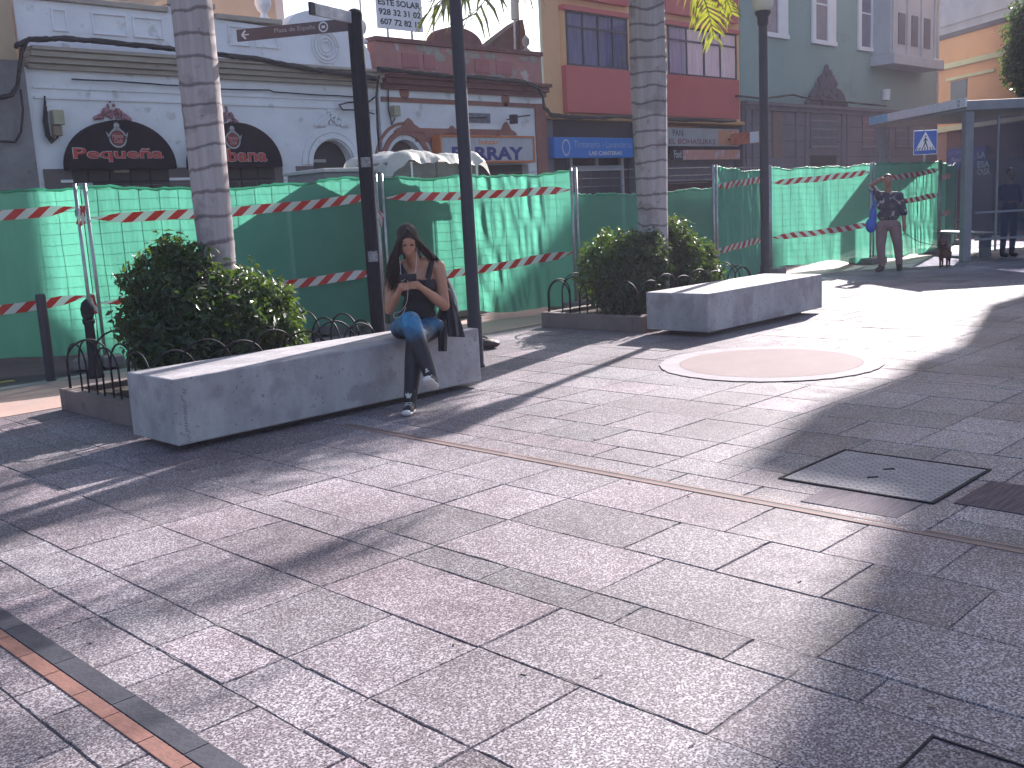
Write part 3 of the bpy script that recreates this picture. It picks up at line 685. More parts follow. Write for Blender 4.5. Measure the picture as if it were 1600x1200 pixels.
# ---------------------------------------------------------------- lamp posts and signpost
lamp_glass = M('lamp_glass', (.62, .60, .50), (.52, .50, .42), 3, .25)
def street_lamp(x, y, label):
    t = empty('street_lamp', (x, y, 0), 0, label, 'street lamp', 'slim dark grey street lamps')
    part(MB().lathe([(.08, 0), (.08, .02), (.072, .03), (.072, .5), (.063, .53), (.060, 3.80), (.045, 3.88)], (x, y, 0), 24), 'pole', dark_metal, t, smooth=True)
    part(MB().lathe([(.06, 3.80), (.075, 3.84), (.075, 3.92), (.11, 3.97), (.11, 4.0)], (x, y, 0), 20), 'collar', dark_metal, t, smooth=True)
    part(MB().lathe([(.11, 4.0), (.14, 4.06), (.17, 4.5), (.165, 4.55)], (x, y, 0), 20), 'lantern', lamp_glass, t, smooth=True)
    part(MB().lathe([(.19, 4.55), (.2, 4.58), (.1, 4.72), (.02, 4.76)], (x, y, 0), 20), 'lid', dark_metal, t, smooth=True)
street_lamp(6.80, 7.27, 'dark grey lamp post behind the right end of the long bench')
street_lamp(12.98, 7.72, 'dark grey lamp post with pale lantern behind the empty bench')

TEXT = []
def text(s, origin, u, v, w, h, mat, parent=None, name='lettering', depth=.004, off=.0, shear=0, align='L', label=None):
    'lettering fitted to width w and height h; origin = lower left, u = reading direction, v = up'
    cu = bpy.data.curves.new('t', 'FONT'); cu.body = s; cu.size = 1; cu.extrude = 0; cu.offset = off; cu.shear = shear; cu.resolution_u = 3
    ob = bpy.data.objects.new('t', cu); COL.objects.link(ob); bpy.context.view_layer.update()
    dg = bpy.context.evaluated_depsgraph_get(); me = bpy.data.meshes.new_from_object(ob.evaluated_get(dg))
    bpy.data.objects.remove(ob); bpy.data.curves.remove(cu)
    co = np.array([v_.co[:] for v_ in me.vertices]); mn = co.min(0); mx = co.max(0)
    sx = w/(mx[0]-mn[0]); sy = h/(mx[1]-mn[1]); u = Vector(u).normalized(); v = Vector(v).normalized(); n_ = u.cross(v)
    for i, vv in enumerate(me.vertices):
        vv.co = Vector(origin)+u*float((co[i][0]-mn[0])*sx)+v*float((co[i][1]-mn[1])*sy)+n_*depth
    me.materials.append(mat); me.name = name
    o = bpy.data.objects.new(name, me); COL.objects.link(o)
    if parent: o.parent = parent; local(parent, o)
    return o
letter_white = M('white_lettering', (.66, .65, .68), rough=.5); letter_dark = M('dark_lettering', (.03, .03, .05), rough=.5)
letter_red = M('red_lettering', (.55, .03, .025), rough=.5); letter_blue = M('navy_lettering', (.035, .035, .22), rough=.5)
letter_orange = M('orange_lettering', (.75, .25, .08), rough=.5); letter_pale = M('pale_blue_lettering', (.30, .42, .65), rough=.5)

sx_, sy_ = 5.87, 7.6
t = empty('signpost', (sx_, sy_, 0), 0, 'black ribbed fingerpost with two direction boards behind the long bench', 'signpost')
prof = [(.068, 0), (.068, 3.30), (.056, 3.335), (.025, 3.35)]
V = []; n = 32; mb = MB(); vs = []
for r, z in prof:
    for j in range(n):
        q = 2*math.pi*j/n; rr = r*(.9 if j % 8 in (0,) else 1); vs.append((sx_+rr*math.cos(q), sy_+rr*math.sin(q), z))
mb.add(vs, [(i*n+j, i*n+(j+1) % n, (i+1)*n+(j+1) % n, (i+1)*n+j) for i in range(3) for j in range(n)]+[tuple(3*n+j for j in range(n))])
part(mb, 'post', black_metal, t)
brown_sign = M('brown_sign_enamel', (.085, .045, .055), (.07, .038, .046), 3, .4)
pale_sign = M('bright_reflection_sign', (.55, .54, .56), (.30, .28, .30), 5, .5, stain=((.22, .2, .22), 6, .5, .6))  # pale base colour carries the bright reflection off the board
def finger(ax, ay, L_, z, h, mat, ttl, side=None, label=None):
    d = Vector((ax, ay, 0)).normalized(); c0 = Vector((sx_, sy_, 0))+d*.06; nn = Vector((-d.y, d.x, 0))
    o = part(MB().obox(c0+d*(L_/2)+Vector((0, 0, z)), d*(L_/2), nn*.012, Vector((0, 0, h/2))), 'direction_board', mat, t, bevel=.003)
    if label: o['label'] = label
    return d, c0, nn, o
# board reading to the left, seen from the front
d, c0, nn, o1 = finger(-.515, .857, 1.10, 3.22, .105, brown_sign, '', label='dark brown direction board with a left arrow')
u = -d; far = c0+d*1.10
vv = Vector((0, 0, 1)); fo = .015
fn = u.cross(vv)
text('Plaza de España', far+u*.38+vv*(3.22-.022), u, vv, .40, .05, M('sign_letters', (.42, .36, .38), rough=.5), o1, depth=fo)
mb = MB(); c = far+vv*3.22+u*.055+fn*fo
for a in ((1, 1), (1, -1)): mb.obox(c+(u*a[0]*.5+vv*a[1]*.5)*.036, (u*a[0]+vv*a[1])*.019, (u*-a[1]+vv*a[0])*.0055, fn*.001)
mb.obox(c+u*.035, u*.035, vv*.0055, fn*.001)
ar = mb.build('arrow', letter_white, o1)
mb = MB(); cc = far+u*.86+vv*3.22+fn*fo; n = 28
vs = [cc+(u*math.cos(2*math.pi*i/n)+vv*math.sin(2*math.pi*i/n))*r for r in (.046, .034) for i in range(n)]
mb.add(vs, [(i, (i+1) % n, (i+1) % n+n, i+n) for i in range(n)]); mb.obox(cc, u*.017, vv*.012, fn*.001)
ar = mb.build('emblem', letter_white, o1)
d, c0, nn, o2 = finger(-.956, -.292, .57, 3.268, .10, pale_sign, '', label='pale weathered direction board pointing towards the viewer')
e = part(MB().obox(c0+d*.545+Vector((0, 0, 3.268)), d*.03, nn*.0135, Vector((0, 0, .0505))), 'board_tip', dark_metal, t)
for z, w_ in ((2.02, .055), (1.17, .06)):
    mb = MB(); vs = []
    for zz in (z-w_, z+w_*.6):
        for j in range(8):
            q = math.radians(195+j*11); vs.append((sx_+.070*math.cos(q), sy_+.070*math.sin(q), zz))
    mb.add(vs, [(j, j+1, j+9, j+8) for j in range(7)])
    part(mb, 'sticker', M('torn_sticker', (.35, .34, .36), (.12, .11, .12), 60, .7), t)

# ---------------------------------------------------------------- pedestrian crossing sign behind the fence
cs = Vector((26.9, 11.3, 0)); t = empty('crossing_sign', cs, 0, 'blue and white pedestrian crossing sign standing behind the fence', 'road sign')
u = Vector((.71, -.70, 0)).normalized(); vv = Vector((0, 0, 1)); fn = u.cross(vv); c = cs+vv*2.60
part(MB().tube([cs, cs+vv*2.95], .03, 10), 'pole', galv, t, smooth=True)
sblue = M('sign_blue', (.02, .10, .45), rough=.35)
pl = part(MB().obox(c+fn*.045, u*.31, vv*.31, fn*.008), 'plate', white_paint, t, bevel=.01)
def spoly(pts, off, mat, name):
    mb = MB(); mb.add([c+fn*off+u*p[0]+vv*p[1] for p in pts], [tuple(range(len(pts)))]); o = mb.build(name, mat, pl)
spoly([(-.295, -.295), (.295, -.295), (.295, .295), (-.295, .295)], .054, sblue, 'blue_field')
spoly([(-.27, -.20), (.27, -.20), (0, .275)], .056, white_paint, 'triangle')
for k in range(7): spoly([(-.235+.067*k+.02*(k-3)/3, -.195), (-.20+.067*k+.02*(k-3)/3, -.195), (-.205+.063*k+.02, -.12), (-.225+.063*k+.02, -.12)], .058, letter_dark, 'zebra_bar')
fig = MB()
def fb(a, b, w): 
    a = Vector(a); b = Vector(b); dd = (b-a); nn_ = Vector((-dd.y, dd.x)).normalized()*w
    q = [a+nn_, b+nn_, b-nn_, a-nn_]; fig.add([c+fn*.059+u*p[0]+vv*p[1] for p in q], [(0, 1, 2, 3)])
fb((0, .02), (-.005, .12), .022); fb((-.005, .02), (-.05, -.12), .015); fb((.0, .02), (.05, -.12), .015); fb((0, .1), (-.055, .03), .010); fb((0, .1), (.06, .045), .010)
fig.add([c+fn*.059+u*(.005+.022*math.cos(i*.63))+vv*(.155+.022*math.sin(i*.63)) for i in range(10)], [tuple(range(10))])
o = fig.build('walking_figure', letter_dark, pl)

# ---------------------------------------------------------------- building material behind the fence
grey_panel = M('grey_site_box', (.24, .23, .25), (.19, .18, .20), 3, .6, .2, 30)
t = empty('site_container', (8.2, 11.1, 0), 0, 'grey boxy site container top showing above the fence left of the wrapped pallets', 'container')
part(MB().box(7.75, 8.50, 10.88, 11.75, 0, 2.09), 'body', grey_panel, t, bevel=.02)
part(MB().box(7.71, 8.53, 10.84, 11.79, 2.09, 2.14), 'lid', M('pale_lid', (.5, .49, .5), rough=.6), t, bevel=.01)
t = empty('pallet_stack', (9.3, 11.1, 0), 0, 'stack of wrapped pallets under crumpled white plastic behind the fence', 'pallets')
mb = MB()
for k in range(3): mb.box(8.60, 9.46, 10.70, 11.5, .02+k*.74, .02+k*.74+.70); mb.box(9.49, 10.30, 10.72, 11.52, .02+k*.74, .02+k*.74+.70)
part(mb, 'wrapped_load', M('wrapped_blocks', (.22, .20, .19), (.14, .13, .13), 6, .5, .4, 30), t, bevel=.02)
nx, ny = 60, 26; V = []; Fc = []; R = random.Random(4)
for j in range(ny+1):
    for i in range(nx+1):
        u_ = i/nx; v_ = j/ny; x = 8.54+u_*1.86; y = 10.60+v_*1.02
        z = 2.27+.03*math.sin(x*5)+.02*math.sin(x*13+y*4)+.015*math.sin(y*17+x*3)+.06*math.sin(u_*3.1)
        ed = min(v_, .18)/.18; z -= (1-ed)**1.5*(.15+.03*math.sin(x*9)+.015*math.sin(x*23)); ex = min(u_, 1-u_, .06)/.06; z -= (1-ex)**1.5*.18
        V.append((x, y, z+R.uniform(-.008, .008)))
for j in range(ny):
    for i in range(nx): c_ = j*(nx+1)+i; Fc.append((c_, c_+1, c_+nx+2, c_+nx+1))
mb = MB(); mb.add(V, Fc)
plastic = leaf_mat('white_plastic_sheet', (.62, .62, .60), (.50, .52, .48), (.7, .7, .66))
part(mb, 'plastic_sheet', plastic, t, smooth=True)
mb = MB()
for x in (9.0, 9.9, 10.2): mb.box(x, x+.035, 10.685, 10.69, .1, 2.2)
part(mb, 'strap', white_paint, t)

# ---------------------------------------------------------------- bus shelter
N0 = Vector((20.55, 7.80, 0)); ud = Vector((math.cos(math.radians(50)), math.sin(math.radians(50)), 0)); wd = Vector((ud.y, -ud.x, 0)); Z = Vector((0, 0, 1))
t = empty('bus_shelter', N0, 0, 'grey bus shelter with glass side and flat roof at the right edge', 'bus shelter')
sh_grey = M('shelter_grey', (.22, .22, .24), (.18, .18, .20), 4, .5)
roof_soffit = M('shelter_soffit', (.26, .25, .27), rough=.6)
r0 = N0-ud*.15-wd*.12
L1, W1 = 4.1, 2.6
part(MB().obox(r0+ud*L1/2+wd*W1/2+Z*2.97, ud*L1/2, wd*W1/2, Z*.09), 'roof', roof_soffit, t, bevel=.01)
fa = part(MB().obox(r0+ud*L1/2-wd*.02+Z*3.03, ud*(L1/2+.02), wd*.018, Z*.085), 'fascia', M('pale_fascia', (.74, .72, .76), rough=.5), t)
o = part(MB().obox(r0+ud*(L1-.45)-wd*.040+Z*3.03, ud*.45, wd*.003, Z*.08), 'name_plate', M('pale_blue_plate', (.25, .50, .72), rough=.5), t)
tx = text('PARADA', r0+ud*(L1-.08)-wd*.044+Z*2.985, -ud, Z, .7, .08, letter_blue, o, depth=.002)
bpy.data.objects.remove(tx)
ob = MB(); cc = r0+ud*.22-wd*.041+Z*3.03
ob.add([cc+(ud*math.cos(i*.2618)+Z*math.sin(i*.2618))*r for r in (.06, .042) for i in range(24)], [(i, (i+1) % 24, (i+1) % 24+24, i+24) for i in range(24)])
part(ob, 'round_emblem', letter_blue, t)
def post(c, h=2.88, r=.085): part(MB().obox(c+Z*h/2, ud*r, wd*r, Z*h/2), 'post', sh_grey, t, bevel=.02)
post(N0); post(N0+ud*3.7); 
part(MB().obox(N0+wd*.62+Z*1.48, ud*.015, wd*.018, Z*1.3), 'mullion', sh_grey, t); part(MB().obox(N0+wd*1.5+Z*1.44, ud*.03, wd*.03, Z*1.44), 'mullion', sh_grey, t)
def glassmat():
    mt = bpy.data.materials.new('shelter_glass'); mt.use_nodes = True; n = mt.node_tree; N = n.nodes; L = n.links
    b = N['Principled BSDF']; b.inputs['Base Color'].default_value = (.20, .20, .25, 1); b.inputs['Roughness'].default_value = .15
    tp = N.new('ShaderNodeBsdfTransparent'); tp.inputs[0].default_value = (.80, .80, .86, 1); ms = N.new('ShaderNodeMixShader'); ms.inputs[0].default_value = .86
    L.new(b.outputs[0], ms.inputs[1]); L.new(tp.outputs[0], ms.inputs[2]); L.new(ms.outputs[0], N['Material Output'].inputs[0]); return mt
sglass = glassmat()
part(MB().obox(N0+wd*.34+Z*1.5, ud*.006, wd*.25, Z*1.25), 'glass_panel', sglass, t)
part(MB().obox(N0+wd*1.06+Z*1.5, ud*.006, wd*.41, Z*1.25), 'glass_panel', sglass, t)
part(MB().obox(N0+ud*1.85+wd*1.55+Z*1.55, ud*1.8, wd*.006, Z*1.15), 'glass_panel', sglass, t)
gr = M('white_graffiti', (.34, .33, .34), (.22, .21, .22), 40, .7)
for s, z, w_ in (('LA', 1.98, .16), ('ESA', 1.80, .25), ('CASA', 1.66, .26)): text(s, N0-ud*.012+wd*.20+Z*z, wd, Z, w_, .12, gr, t, 'graffiti', depth=.003, off=.012)
mb = MB(); mb.obox(N0+ud*1.9+wd*1.05+Z*.47, ud*1.1, wd*.2, Z*.025); part(mb, 'seat', sh_grey, t, bevel=.01)
for q in (-.8, .8): part(MB().obox(N0+ud*(1.9+q)+wd*1.05+Z*.22, ud*.03, wd*.12, Z*.22), 'seat_leg', sh_grey, t)
part(MB().obox(N0+wd*.85+Z*.94, ud*.02, wd*.65, Z*.02), 'rail', sh_grey, t); part(MB().obox(N0+wd*.85+Z*.42, ud*.02, wd*.65, Z*.02), 'rail', sh_grey, t)
# ---------------------------------------------------------------- buildings
D = 17.0
def X(px, py=200, y=D): return at(px, py, y).x
def Zp(px, py, y=D): return at(px, py, y).z
def XZ(pts, y=D): return [(at(p[0], p[1], y).x, at(p[0], p[1], y).z) for p in pts]
def bump(pts, y0, y1, name, mat, root, bevel=0): return part(MB().prism(XZ(pts, y0), y0, y1), name, mat, root, bevel=bevel)
def arch(x0, x1, zs, zt, n=18):
    c = (x0+x1)/2; r = (x1-x0)/2
    return [(c-r*math.cos(math.pi*i/n), zs+(zt-zs)*math.sin(math.pi*i/n)) for i in range(n+1)]
def crest(root, cx, cz, w, h, mat, y=D-.03, seed=1, name='plaster_crest'):
    R = random.Random(seed); mb = MB()
    for i in range(110):
        a = R.uniform(-1, 1); top = h*(1-abs(a)**.8); b = R.uniform(0, 1)*top
        s = R.uniform(.025, .06)*w
        mb.ell((cx+a*w/2, y, cz+b), (s*.8, .03, s), 8, 6)
    part(mb, name, mat, root, smooth=True)

# --- white one-storey building with arches
xl, xr = 6.56, 13.53
t = empty('building', ((xl+xr)/2, D, 0), 0, 'white single storey building with two black arched awnings and a moulded parapet', 'building')
ops = []
a1 = (X(110, 262), X(261, 262)); a2r = X(427, 270); a2 = (a2r-1.70, a2r); a3 = (X(490, 262), X(552, 262))
poly = [(xl, 0)]
for (o0, o1, zs, zt) in ((a1[0]+.08, a1[1]-.08, 2.4, 3.15), (a2[0]+.08, a2[1]-.08, 2.4, 3.12), (a3[0], a3[1], 2.55, Zp(518, 219))):
    poly += [(o0, 0)]+arch(o0, o1, zs, zt)+[(o1, 0)]
poly += [(xr, 0), (xr, 4.1), (xl, 4.1)]
part(MB().prism(poly, D, D+.45), 'wall', white_plaster, t)
part(MB().box(xl, xr, D+.6, D+9, 0, 4.4), 'rear_block', white_plaster, t)
# cornice in steps
mb = MB()
for z0, z1, y in ((4.07, 4.15, 16.90), (4.15, 4.24, 16.82), (4.24, 4.33, 16.74), (4.33, 4.39, 16.68)): mb.box(xl+.05, xr+.05, y, D+.45, z0, z1-.002)
part(mb, 'cornice', cream_trim, t, bevel=.012)
mb = MB(); mb.box(xl+.1, xr-.05, 16.97, D, 3.62, 3.66); mb.box(xl+.1, xr-.05, 16.975, D, 3.78, 3.80)
part(mb, 'string_course', white_plaster, t)
# parapet
par = XZ([(22, 60), (28, -6), (60, 1), (262, 20), (263, 6), (352, 31), (412, 40)])
z0 = 4.39
poly = [(xl-.02, z0), (xl-.02, 5.14), (9.10, 5.14), (9.10, 5.26), (10.0, 5.24), (10.02, 5.12), (11.35, 5.07)]
cx = X(508, 60); poly += [(11.4, 5.10)]+[(cx-.82*math.cos(math.pi*i/12), 5.12+.36*math.sin(math.pi*i/12)) for i in range(13)]+[(13.15, 5.08), (13.2, 4.95), (13.36, 4.90), (13.46, 4.75), (13.5, 4.39)]
part(MB().prism(poly, D+.02, D+.32), 'parapet', white_plaster, t, bevel=.01)
mb = MB()
for a_, b_, z in ((xl-.02, 9.11, 5.14), (9.09, 10.02, 5.27), (10.02, 11.4, 5.12)): mb.box(a_, b_, D-.05, D+.38, z, z+.09)
part(mb, 'coping', cream_trim, t, bevel=.015)
mb = MB()
for a_, b_ in ((7.75, 8.35), (8.45, 9.0), (7.1, 7.35), (9.35, 9.95), (10.25, 10.7), (10.8, 11.3)):
    for (p0, p1, q0, q1) in ((a_, b_, 4.68, 4.71), (a_, b_, 5.00, 5.03), (a_, a_+.03, 4.71, 5.0), (b_-.03, b_, 4.71, 5.0)): mb.box(p0, p1, D-.015, D+.02, q0, q1)
part(mb, 'panel_moulding', white_plaster, t, bevel=.006)
mb = MB()
for r in (.10, .17, .25, .31):
    pts = [(cx+r*math.cos(i*math.pi/16), D, 4.80+r*1.0*math.sin(i*math.pi/16)) for i in range(33)]; mb.tube(pts, .014, 6)
part(mb, 'round_relief', white_plaster, t, smooth=True)
def finial(root, x, z, s, mat, y=D+.17, name='finial'):
    part(MB().lathe([(.14*s, 0), (.14*s, .05*s), (.06*s, .12*s), (.05*s, .18*s), (.10*s, .22*s), (.135*s, .32*s), (.12*s, .42*s), (.05*s, .50*s), (.01, .55*s)], (x, y, z), 18), name, mat, root, smooth=True)
finial(t, X(420, 20), 5.14, 1.15, white_plaster); finial(t, X(571, 40), 4.95, .95, white_plaster)
part(MB().lathe([(.018, 0), (.018, 1.6)], (X(572, 20), D+.17, 5.45), 8), 'mast', galv, t)
# base band
for a_, b_ in ((xl+.1, a1[0]+.02), (a1[1]-.02, a2[0]), (a2[1], X(440, 262)), (X(462, 262), a3[0]-.02), (X(560, 262), xr)):
    if b_ > a_: part(MB().box(a_, b_, D-.03, D, .0, 2.52), 'base_band', grey_base, t)
mb = MB()
for a_, b_ in ((xl+.35, a1[0]), (a1[1], a2[0])): mb.box(a_, b_, D-.045, D-.03, 2.30, 2.345)
part(mb, 'white_strip', white_paint, t)
# doors inside arches
for o0, o1 in (a1, a2):
    part(MB().box(o0, o1, D-.04, D+.3, 0, 2.62), 'door', dark_interior, t)
    mb = MB()
    for k in range(4): mb.box(o0+.25+k*.36, o0+.27+k*.36, D-.055, D-.04, 0, 2.5)
    mb.box(o0+.05, o1-.05, D-.055, D-.04, 2.28, 2.31)
    part(mb, 'door_frame', black_metal, t)
part(MB().box(X(175, 266), X(199, 266), D-.07, D-.055, Zp(187, 270), Zp(187, 263)), 'name_plate', M('beige_plate', (.42, .40, .36), rough=.5), t)
part(MB().box(X(119, 290), X(142, 290), D-.08, D-.06, 2.12, Zp(130, 286)), 'paper_notice', M('paper_notice', (.45, .45, .50), (.32, .32, .38), 14, .6), t)
part(MB().box(a3[0]-.1, a3[1]+.1, D+.22, D+.3, 0, 3.1), 'door', dark_interior, t)
part(MB().box(a3[0]+.15, a3[0]+.45, D+.20, D+.22, 2.60, 2.66), 'lamp_strip', M('pale_glow_strip', (.4, .4, .38), rough=.4), t)
n = 18; c_ = (a3[0]+a3[1])/2; rr = (a3[1]-a3[0])/2; za = 2.55; zt = Zp(518, 219)
mb = MB()
for k, (e0, e1, y) in enumerate(((.03, .13, .05), (.15, .26, .035))):
    for i in range(n):
        q0, q1 = math.pi*i/n, math.pi*(i+1)/n
        P4 = [(c_-(rr+e)*math.cos(q), za+(zt-za+e)*math.sin(q)) for q, e in ((q0, e0), (q1, e0), (q1, e1), (q0, e1))]
        mb.prism(P4, D-y, D)
part(mb, 'arch_moulding', white_plaster, t)
crest(t, c_+.02, zt+.28, .8, .40, white_plaster, seed=3)
faded = M('faded_crimson', (.30, .075, .10), (.42, .25, .28), 7, .9)
crest(t, X(174, 180), Zp(174, 186), .62, .30, faded, seed=4); crest(t, X(355, 188), Zp(355, 192), .42, .32, faded, seed=5)
# awnings
awn = M('black_awning', (.010, .009, .015), (.014, .013, .02), 5, .8, .2, 40, spec=.12)
def awning(x0, x1, z0, zt, word, tx0, tx1, tz0, tz1, lx, lz, label):
    r = empty('arched_awning', ((x0+x1)/2, D, z0), 0, label, 'awning')
    mb = MB(); pr = [(x0, z0-.05)]+arch(x0, x1, z0, zt, 28)+[(x1, z0-.05)]
    mb.prism(pr, D-.30, D-.002); part(mb, 'canopy', awn, r, bevel=.02)
    yf = D-.303
    text(word, (tx0-.012, yf, tz0-.012), (1, 0, 0), (0, 0, 1), tx1-tx0+.03, tz1-tz0+.028, M('silver_lettering', (.42, .40, .40), rough=.4), r, 'lettering_outline', off=.035, depth=.001)
    text(word, (tx0+.006, yf, tz0), (1, 0, 0), (0, 0, 1), tx1-tx0, tz1-tz0, letter_red, r, off=.015, depth=.006)
    silver = M('silver_lettering', (.42, .40, .40))
    mb = MB(); cc = Vector((lx, yf-.002, lz)); n = 24
    V = [cc+Vector((math.cos(2*math.pi*i/n), 0, math.sin(2*math.pi*i/n)))*q for q in (.125, .155) for i in range(n)]
    mb.add(V, [(i, (i+1) % n, (i+1) % n+n, i+n) for i in range(n)])
    for s in (-1, 1): mb.add([cc+Vector(p) for p in ((s*.12, 0, .03), (s*.19, 0, .11), (s*.17, 0, .03), (s*.14, 0, -.03))], [(0, 1, 2, 3)])
    mb.add([cc+Vector((.05*math.cos(2*math.pi*i/12), 0, .205+.045*math.sin(2*math.pi*i/12))) for i in range(12)], [tuple(range(12))])
    mb.add([cc+Vector(p) for p in ((-.07, 0, .14), (.07, 0, .14), (.04, 0, .18), (-.04, 0, .18))], [(0, 1, 2, 3)])
    part(mb, 'crest_emblem', silver, r)
    mb = MB(); mb.add([cc+Vector((.112*math.cos(2*math.pi*i/24), -.001, .112*math.sin(2*math.pi*i/24))) for i in range(24)], [tuple(range(24))])
    part(mb, 'emblem_disc', M('dark_red_disc', (.28, .03, .03), rough=.6), r)
    pinky = M('pink_lettering', (.55, .30, .28), rough=.6)
    text('Havana', (lx-.095, yf-.004, lz+.005), (1, 0, 0), (0, 0, 1), .19, .07, pinky, r, off=.02); text('Club', (lx-.07, yf-.004, lz-.075), (1, 0, 0), (0, 0, 1), .14, .07, pinky, r, off=.02)
awning(a1[0]-.12, a1[1]+.04, 2.54, 3.29, 'Pequeña', X(115, 245, D-.3), X(254, 245, D-.3), Zp(185, 252, D-.3), Zp(185, 232, D-.3), X(184, 216, D-.3), Zp(184, 216, D-.3), 'black arched awning reading Pequeña over the left doorway')
awning(a2[0]-.08, a2[1]+.04, 2.54, 3.29, 'Habana', X(316, 245, D-.3), X(416, 245, D-.3), Zp(380, 252, D-.3), Zp(380, 233, D-.3), X(364, 219, D-.3), Zp(364, 219, D-.3), 'black arched awning reading Habana half hidden by the nearer palm trunk')
# meter box with cables
mt_ = empty('meter_box', (X(85, 200), D, 3), 0, 'beige electricity meter box with looping cables on the white wall', 'meter box')
part(MB().box(X(77, 180), X(94, 180), D-.16, D, Zp(85, 196), Zp(85, 173)), 'box', M('beige_plastic', (.40, .36, .25), rough=.5), mt_, bevel=.01)
part(MB().box(X(80, 205), X(93, 205), D-.12, D, Zp(85, 213), Zp(85, 197)), 'lower_box', M('brown_plastic', (.25, .18, .12), rough=.5), mt_, bevel=.01)
mb = MB()
for k in range(4): mb.tube([at(70+k, 150+k*8, D-.04), at(68+k*2, 190, D-.06), at(72+k*2, 212, D-.08), at(80+k*2, 224-k*2, D-.1), at(90, 215, D-.06), at(94-k, 200, D-.05)], .014, 5)
part(mb, 'cables', cable_black, mt_, smooth=True)
# cable bundle along the cornices
def bundle(name, pts, k, r, label, y=16.62, seed=0, jit=3.0):
    R = random.Random(seed); mb = MB()
    for i in range(k):
        P_ = []
        for j in range(len(pts)-1):
            for q in range(4):
                f = q/4; px = pts[j][0]*(1-f)+pts[j+1][0]*f; py = pts[j][1]*(1-f)+pts[j+1][1]*f
                P_.append(at(px+R.uniform(-.6, .6)*jit*.4, py+R.uniform(-1, 1)*jit, y+R.uniform(-.03, .03)))
        P_.append(at(*pts[-1], y)); mb.tube(P_, r, 5)
    o = mb.build(name, cable_black, smooth=True); tag(o, label, 'cables')
bundle('cable_bundle', [(24, 72), (45, 62), (100, 60), (160, 65), (265, 76), (330, 84), (400, 92), (480, 107), (560, 118), (592, 124)], 14, .026, 'thick black cable bundle running along the cornice of the white building', seed=1, y=16.66, jit=2.6)
bundle('cable_bundle', [(590, 108), (640, 112), (700, 119), (760, 122), (820, 128), (840, 136), (848, 150), (850, 168), (862, 180), (905, 183), (985, 183), (1045, 186), (1150, 189)], 12, .026, 'black cable bundle along the red cornice and under the ochre building', seed=2, y=16.6, jit=2.4)
bundle('cable_bundle', [(42, 64), (34, 80), (30, 110), (27, 135), (18, 148), (0, 153)], 9, .03, 'black cables curving down the dirty wall at the left edge', seed=3, y=16.7, jit=1.5)
bundle('cable_bundle', [(32, 140), (36, 170), (33, 205), (24, 222), (0, 221)], 2, .018, 'single thin cable looping low on the dirty wall at the left edge', seed=4, y=16.8, jit=.5)
bundle('cable_bundle', [(592, 118), (588, 150), (590, 200), (594, 250), (596, 275)], 3, .022, 'vertical dark cables between the white and the red buildings', seed=5, y=16.75, jit=.6)
bundle('cable_bundle', [(588, 150), (575, 160), (545, 160), (530, 164), (536, 172), (560, 172), (585, 178)], 2, .014, 'cable loop on the white wall beside the signpost top', seed=6, y=16.9, jit=.4)
bundle('thin_cable', [(112, 124), (200, 128), (275, 134), (330, 139), (420, 141), (430, 144), (560, 152)], 1, .013, 'thin sagging cable crossing the white wall above the awnings', seed=7, y=16.93, jit=.5)
bundle('cable_bundle', [(1150, 150), (1195, 154), (1240, 148), (1270, 156), (1330, 160), (1385, 166)], 3, .03, 'dark sagging cable on the cornice of the green building', seed=8, y=16.75, jit=.5)

# --- dirty building at the left edge
t = empty('building', (2, D, 0), 0, 'tan building with dirty grey render at the left edge', 'building')
part(MB().box(-8, xl-.03, D-.12, D+8, 0, Zp(10, 95)), 'rendered_wall', dirty_render, t)
part(MB().box(-8, X(18, 50)+.02, D-.06, D+8, Zp(10, 95), 9.2), 'upper_wall', tan_plaster, t)
# --- tan block behind the white building
t = empty('building', (15, 25, 0), 0, 'plain tan block rising behind the white parapet left of the signpost', 'building')
x0_, x1_ = at(300, 20, 25).x, at(441, 20, 25).x
part(MB().box(x0_, x1_, 25, 33, 0, 10.5), 'wall', tan_plaster, t)
part(MB().box(x1_-.22, x1_+.02, 24.95, 25, 0, 10.5), 'corner_strip', pale_plaster, t)
part(MB().box(x0_, x1_+.1, 24.8, 33, 10.5, 10.8), 'roof_slab', pale_plaster, t)

# --- pink and white one-storey building
pl, pr_ = 13.60, 18.62
t = empty('building', ((pl+pr_)/2, D, 0), 0, 'peeling pink and white single storey building with round gable', 'building')
b0, b1 = X(607, 262), X(663, 262); zb = Zp(635, 218)
poly = [(pl, 0), (b0, 0)]+arch(b0, b1, 2.5, zb)+[(b1, 0), (X(700, 250), 0), (X(700, 250), 2.5), (X(825, 250), 2.5), (X(825, 250), 0), (pr_, 0), (pr_, 4.15), (pl, 4.15)]
part(MB().prism(poly, D, D+.4), 'wall', white_plaster, t)
part(MB().box(pl, pr_, D+.5, D+9, 0, 4.4), 'rear_block', white_plaster, t)
part(MB().box(b0-.1, b1+.1, D+.22, D+.3, 0, 3.0), 'door', M('brown_door', (.10, .05, .04), rough=.6), t)
part(MB().box(X(700, 250), X(825, 250), D+.2, D+.3, 0, 2.6), 'shop_opening', dark_interior, t)
mb = MB()
for z0, z1, y in ((4.05, 4.15, 16.90), (4.15, 4.26, 16.80), (4.26, 4.34, 16.70)): mb.box(pl+.06, pr_-.02, y, D+.4, z0, z1-.002)
part(mb, 'cornice', red_trim, t, bevel=.012)
part(MB().box(pl+.04, pr_-.04, D-.03, D, Zp(700, 163), Zp(700, 156)), 'string_course', salmon_trim, t)
mb = MB(); 
for a_, b_ in ((X(648, 205), X(780, 205)),): mb.box(a_, b_, D-.025, D, Zp(700, 222), Zp(700, 201))
part(mb, 'lower_band', salmon_trim, t)
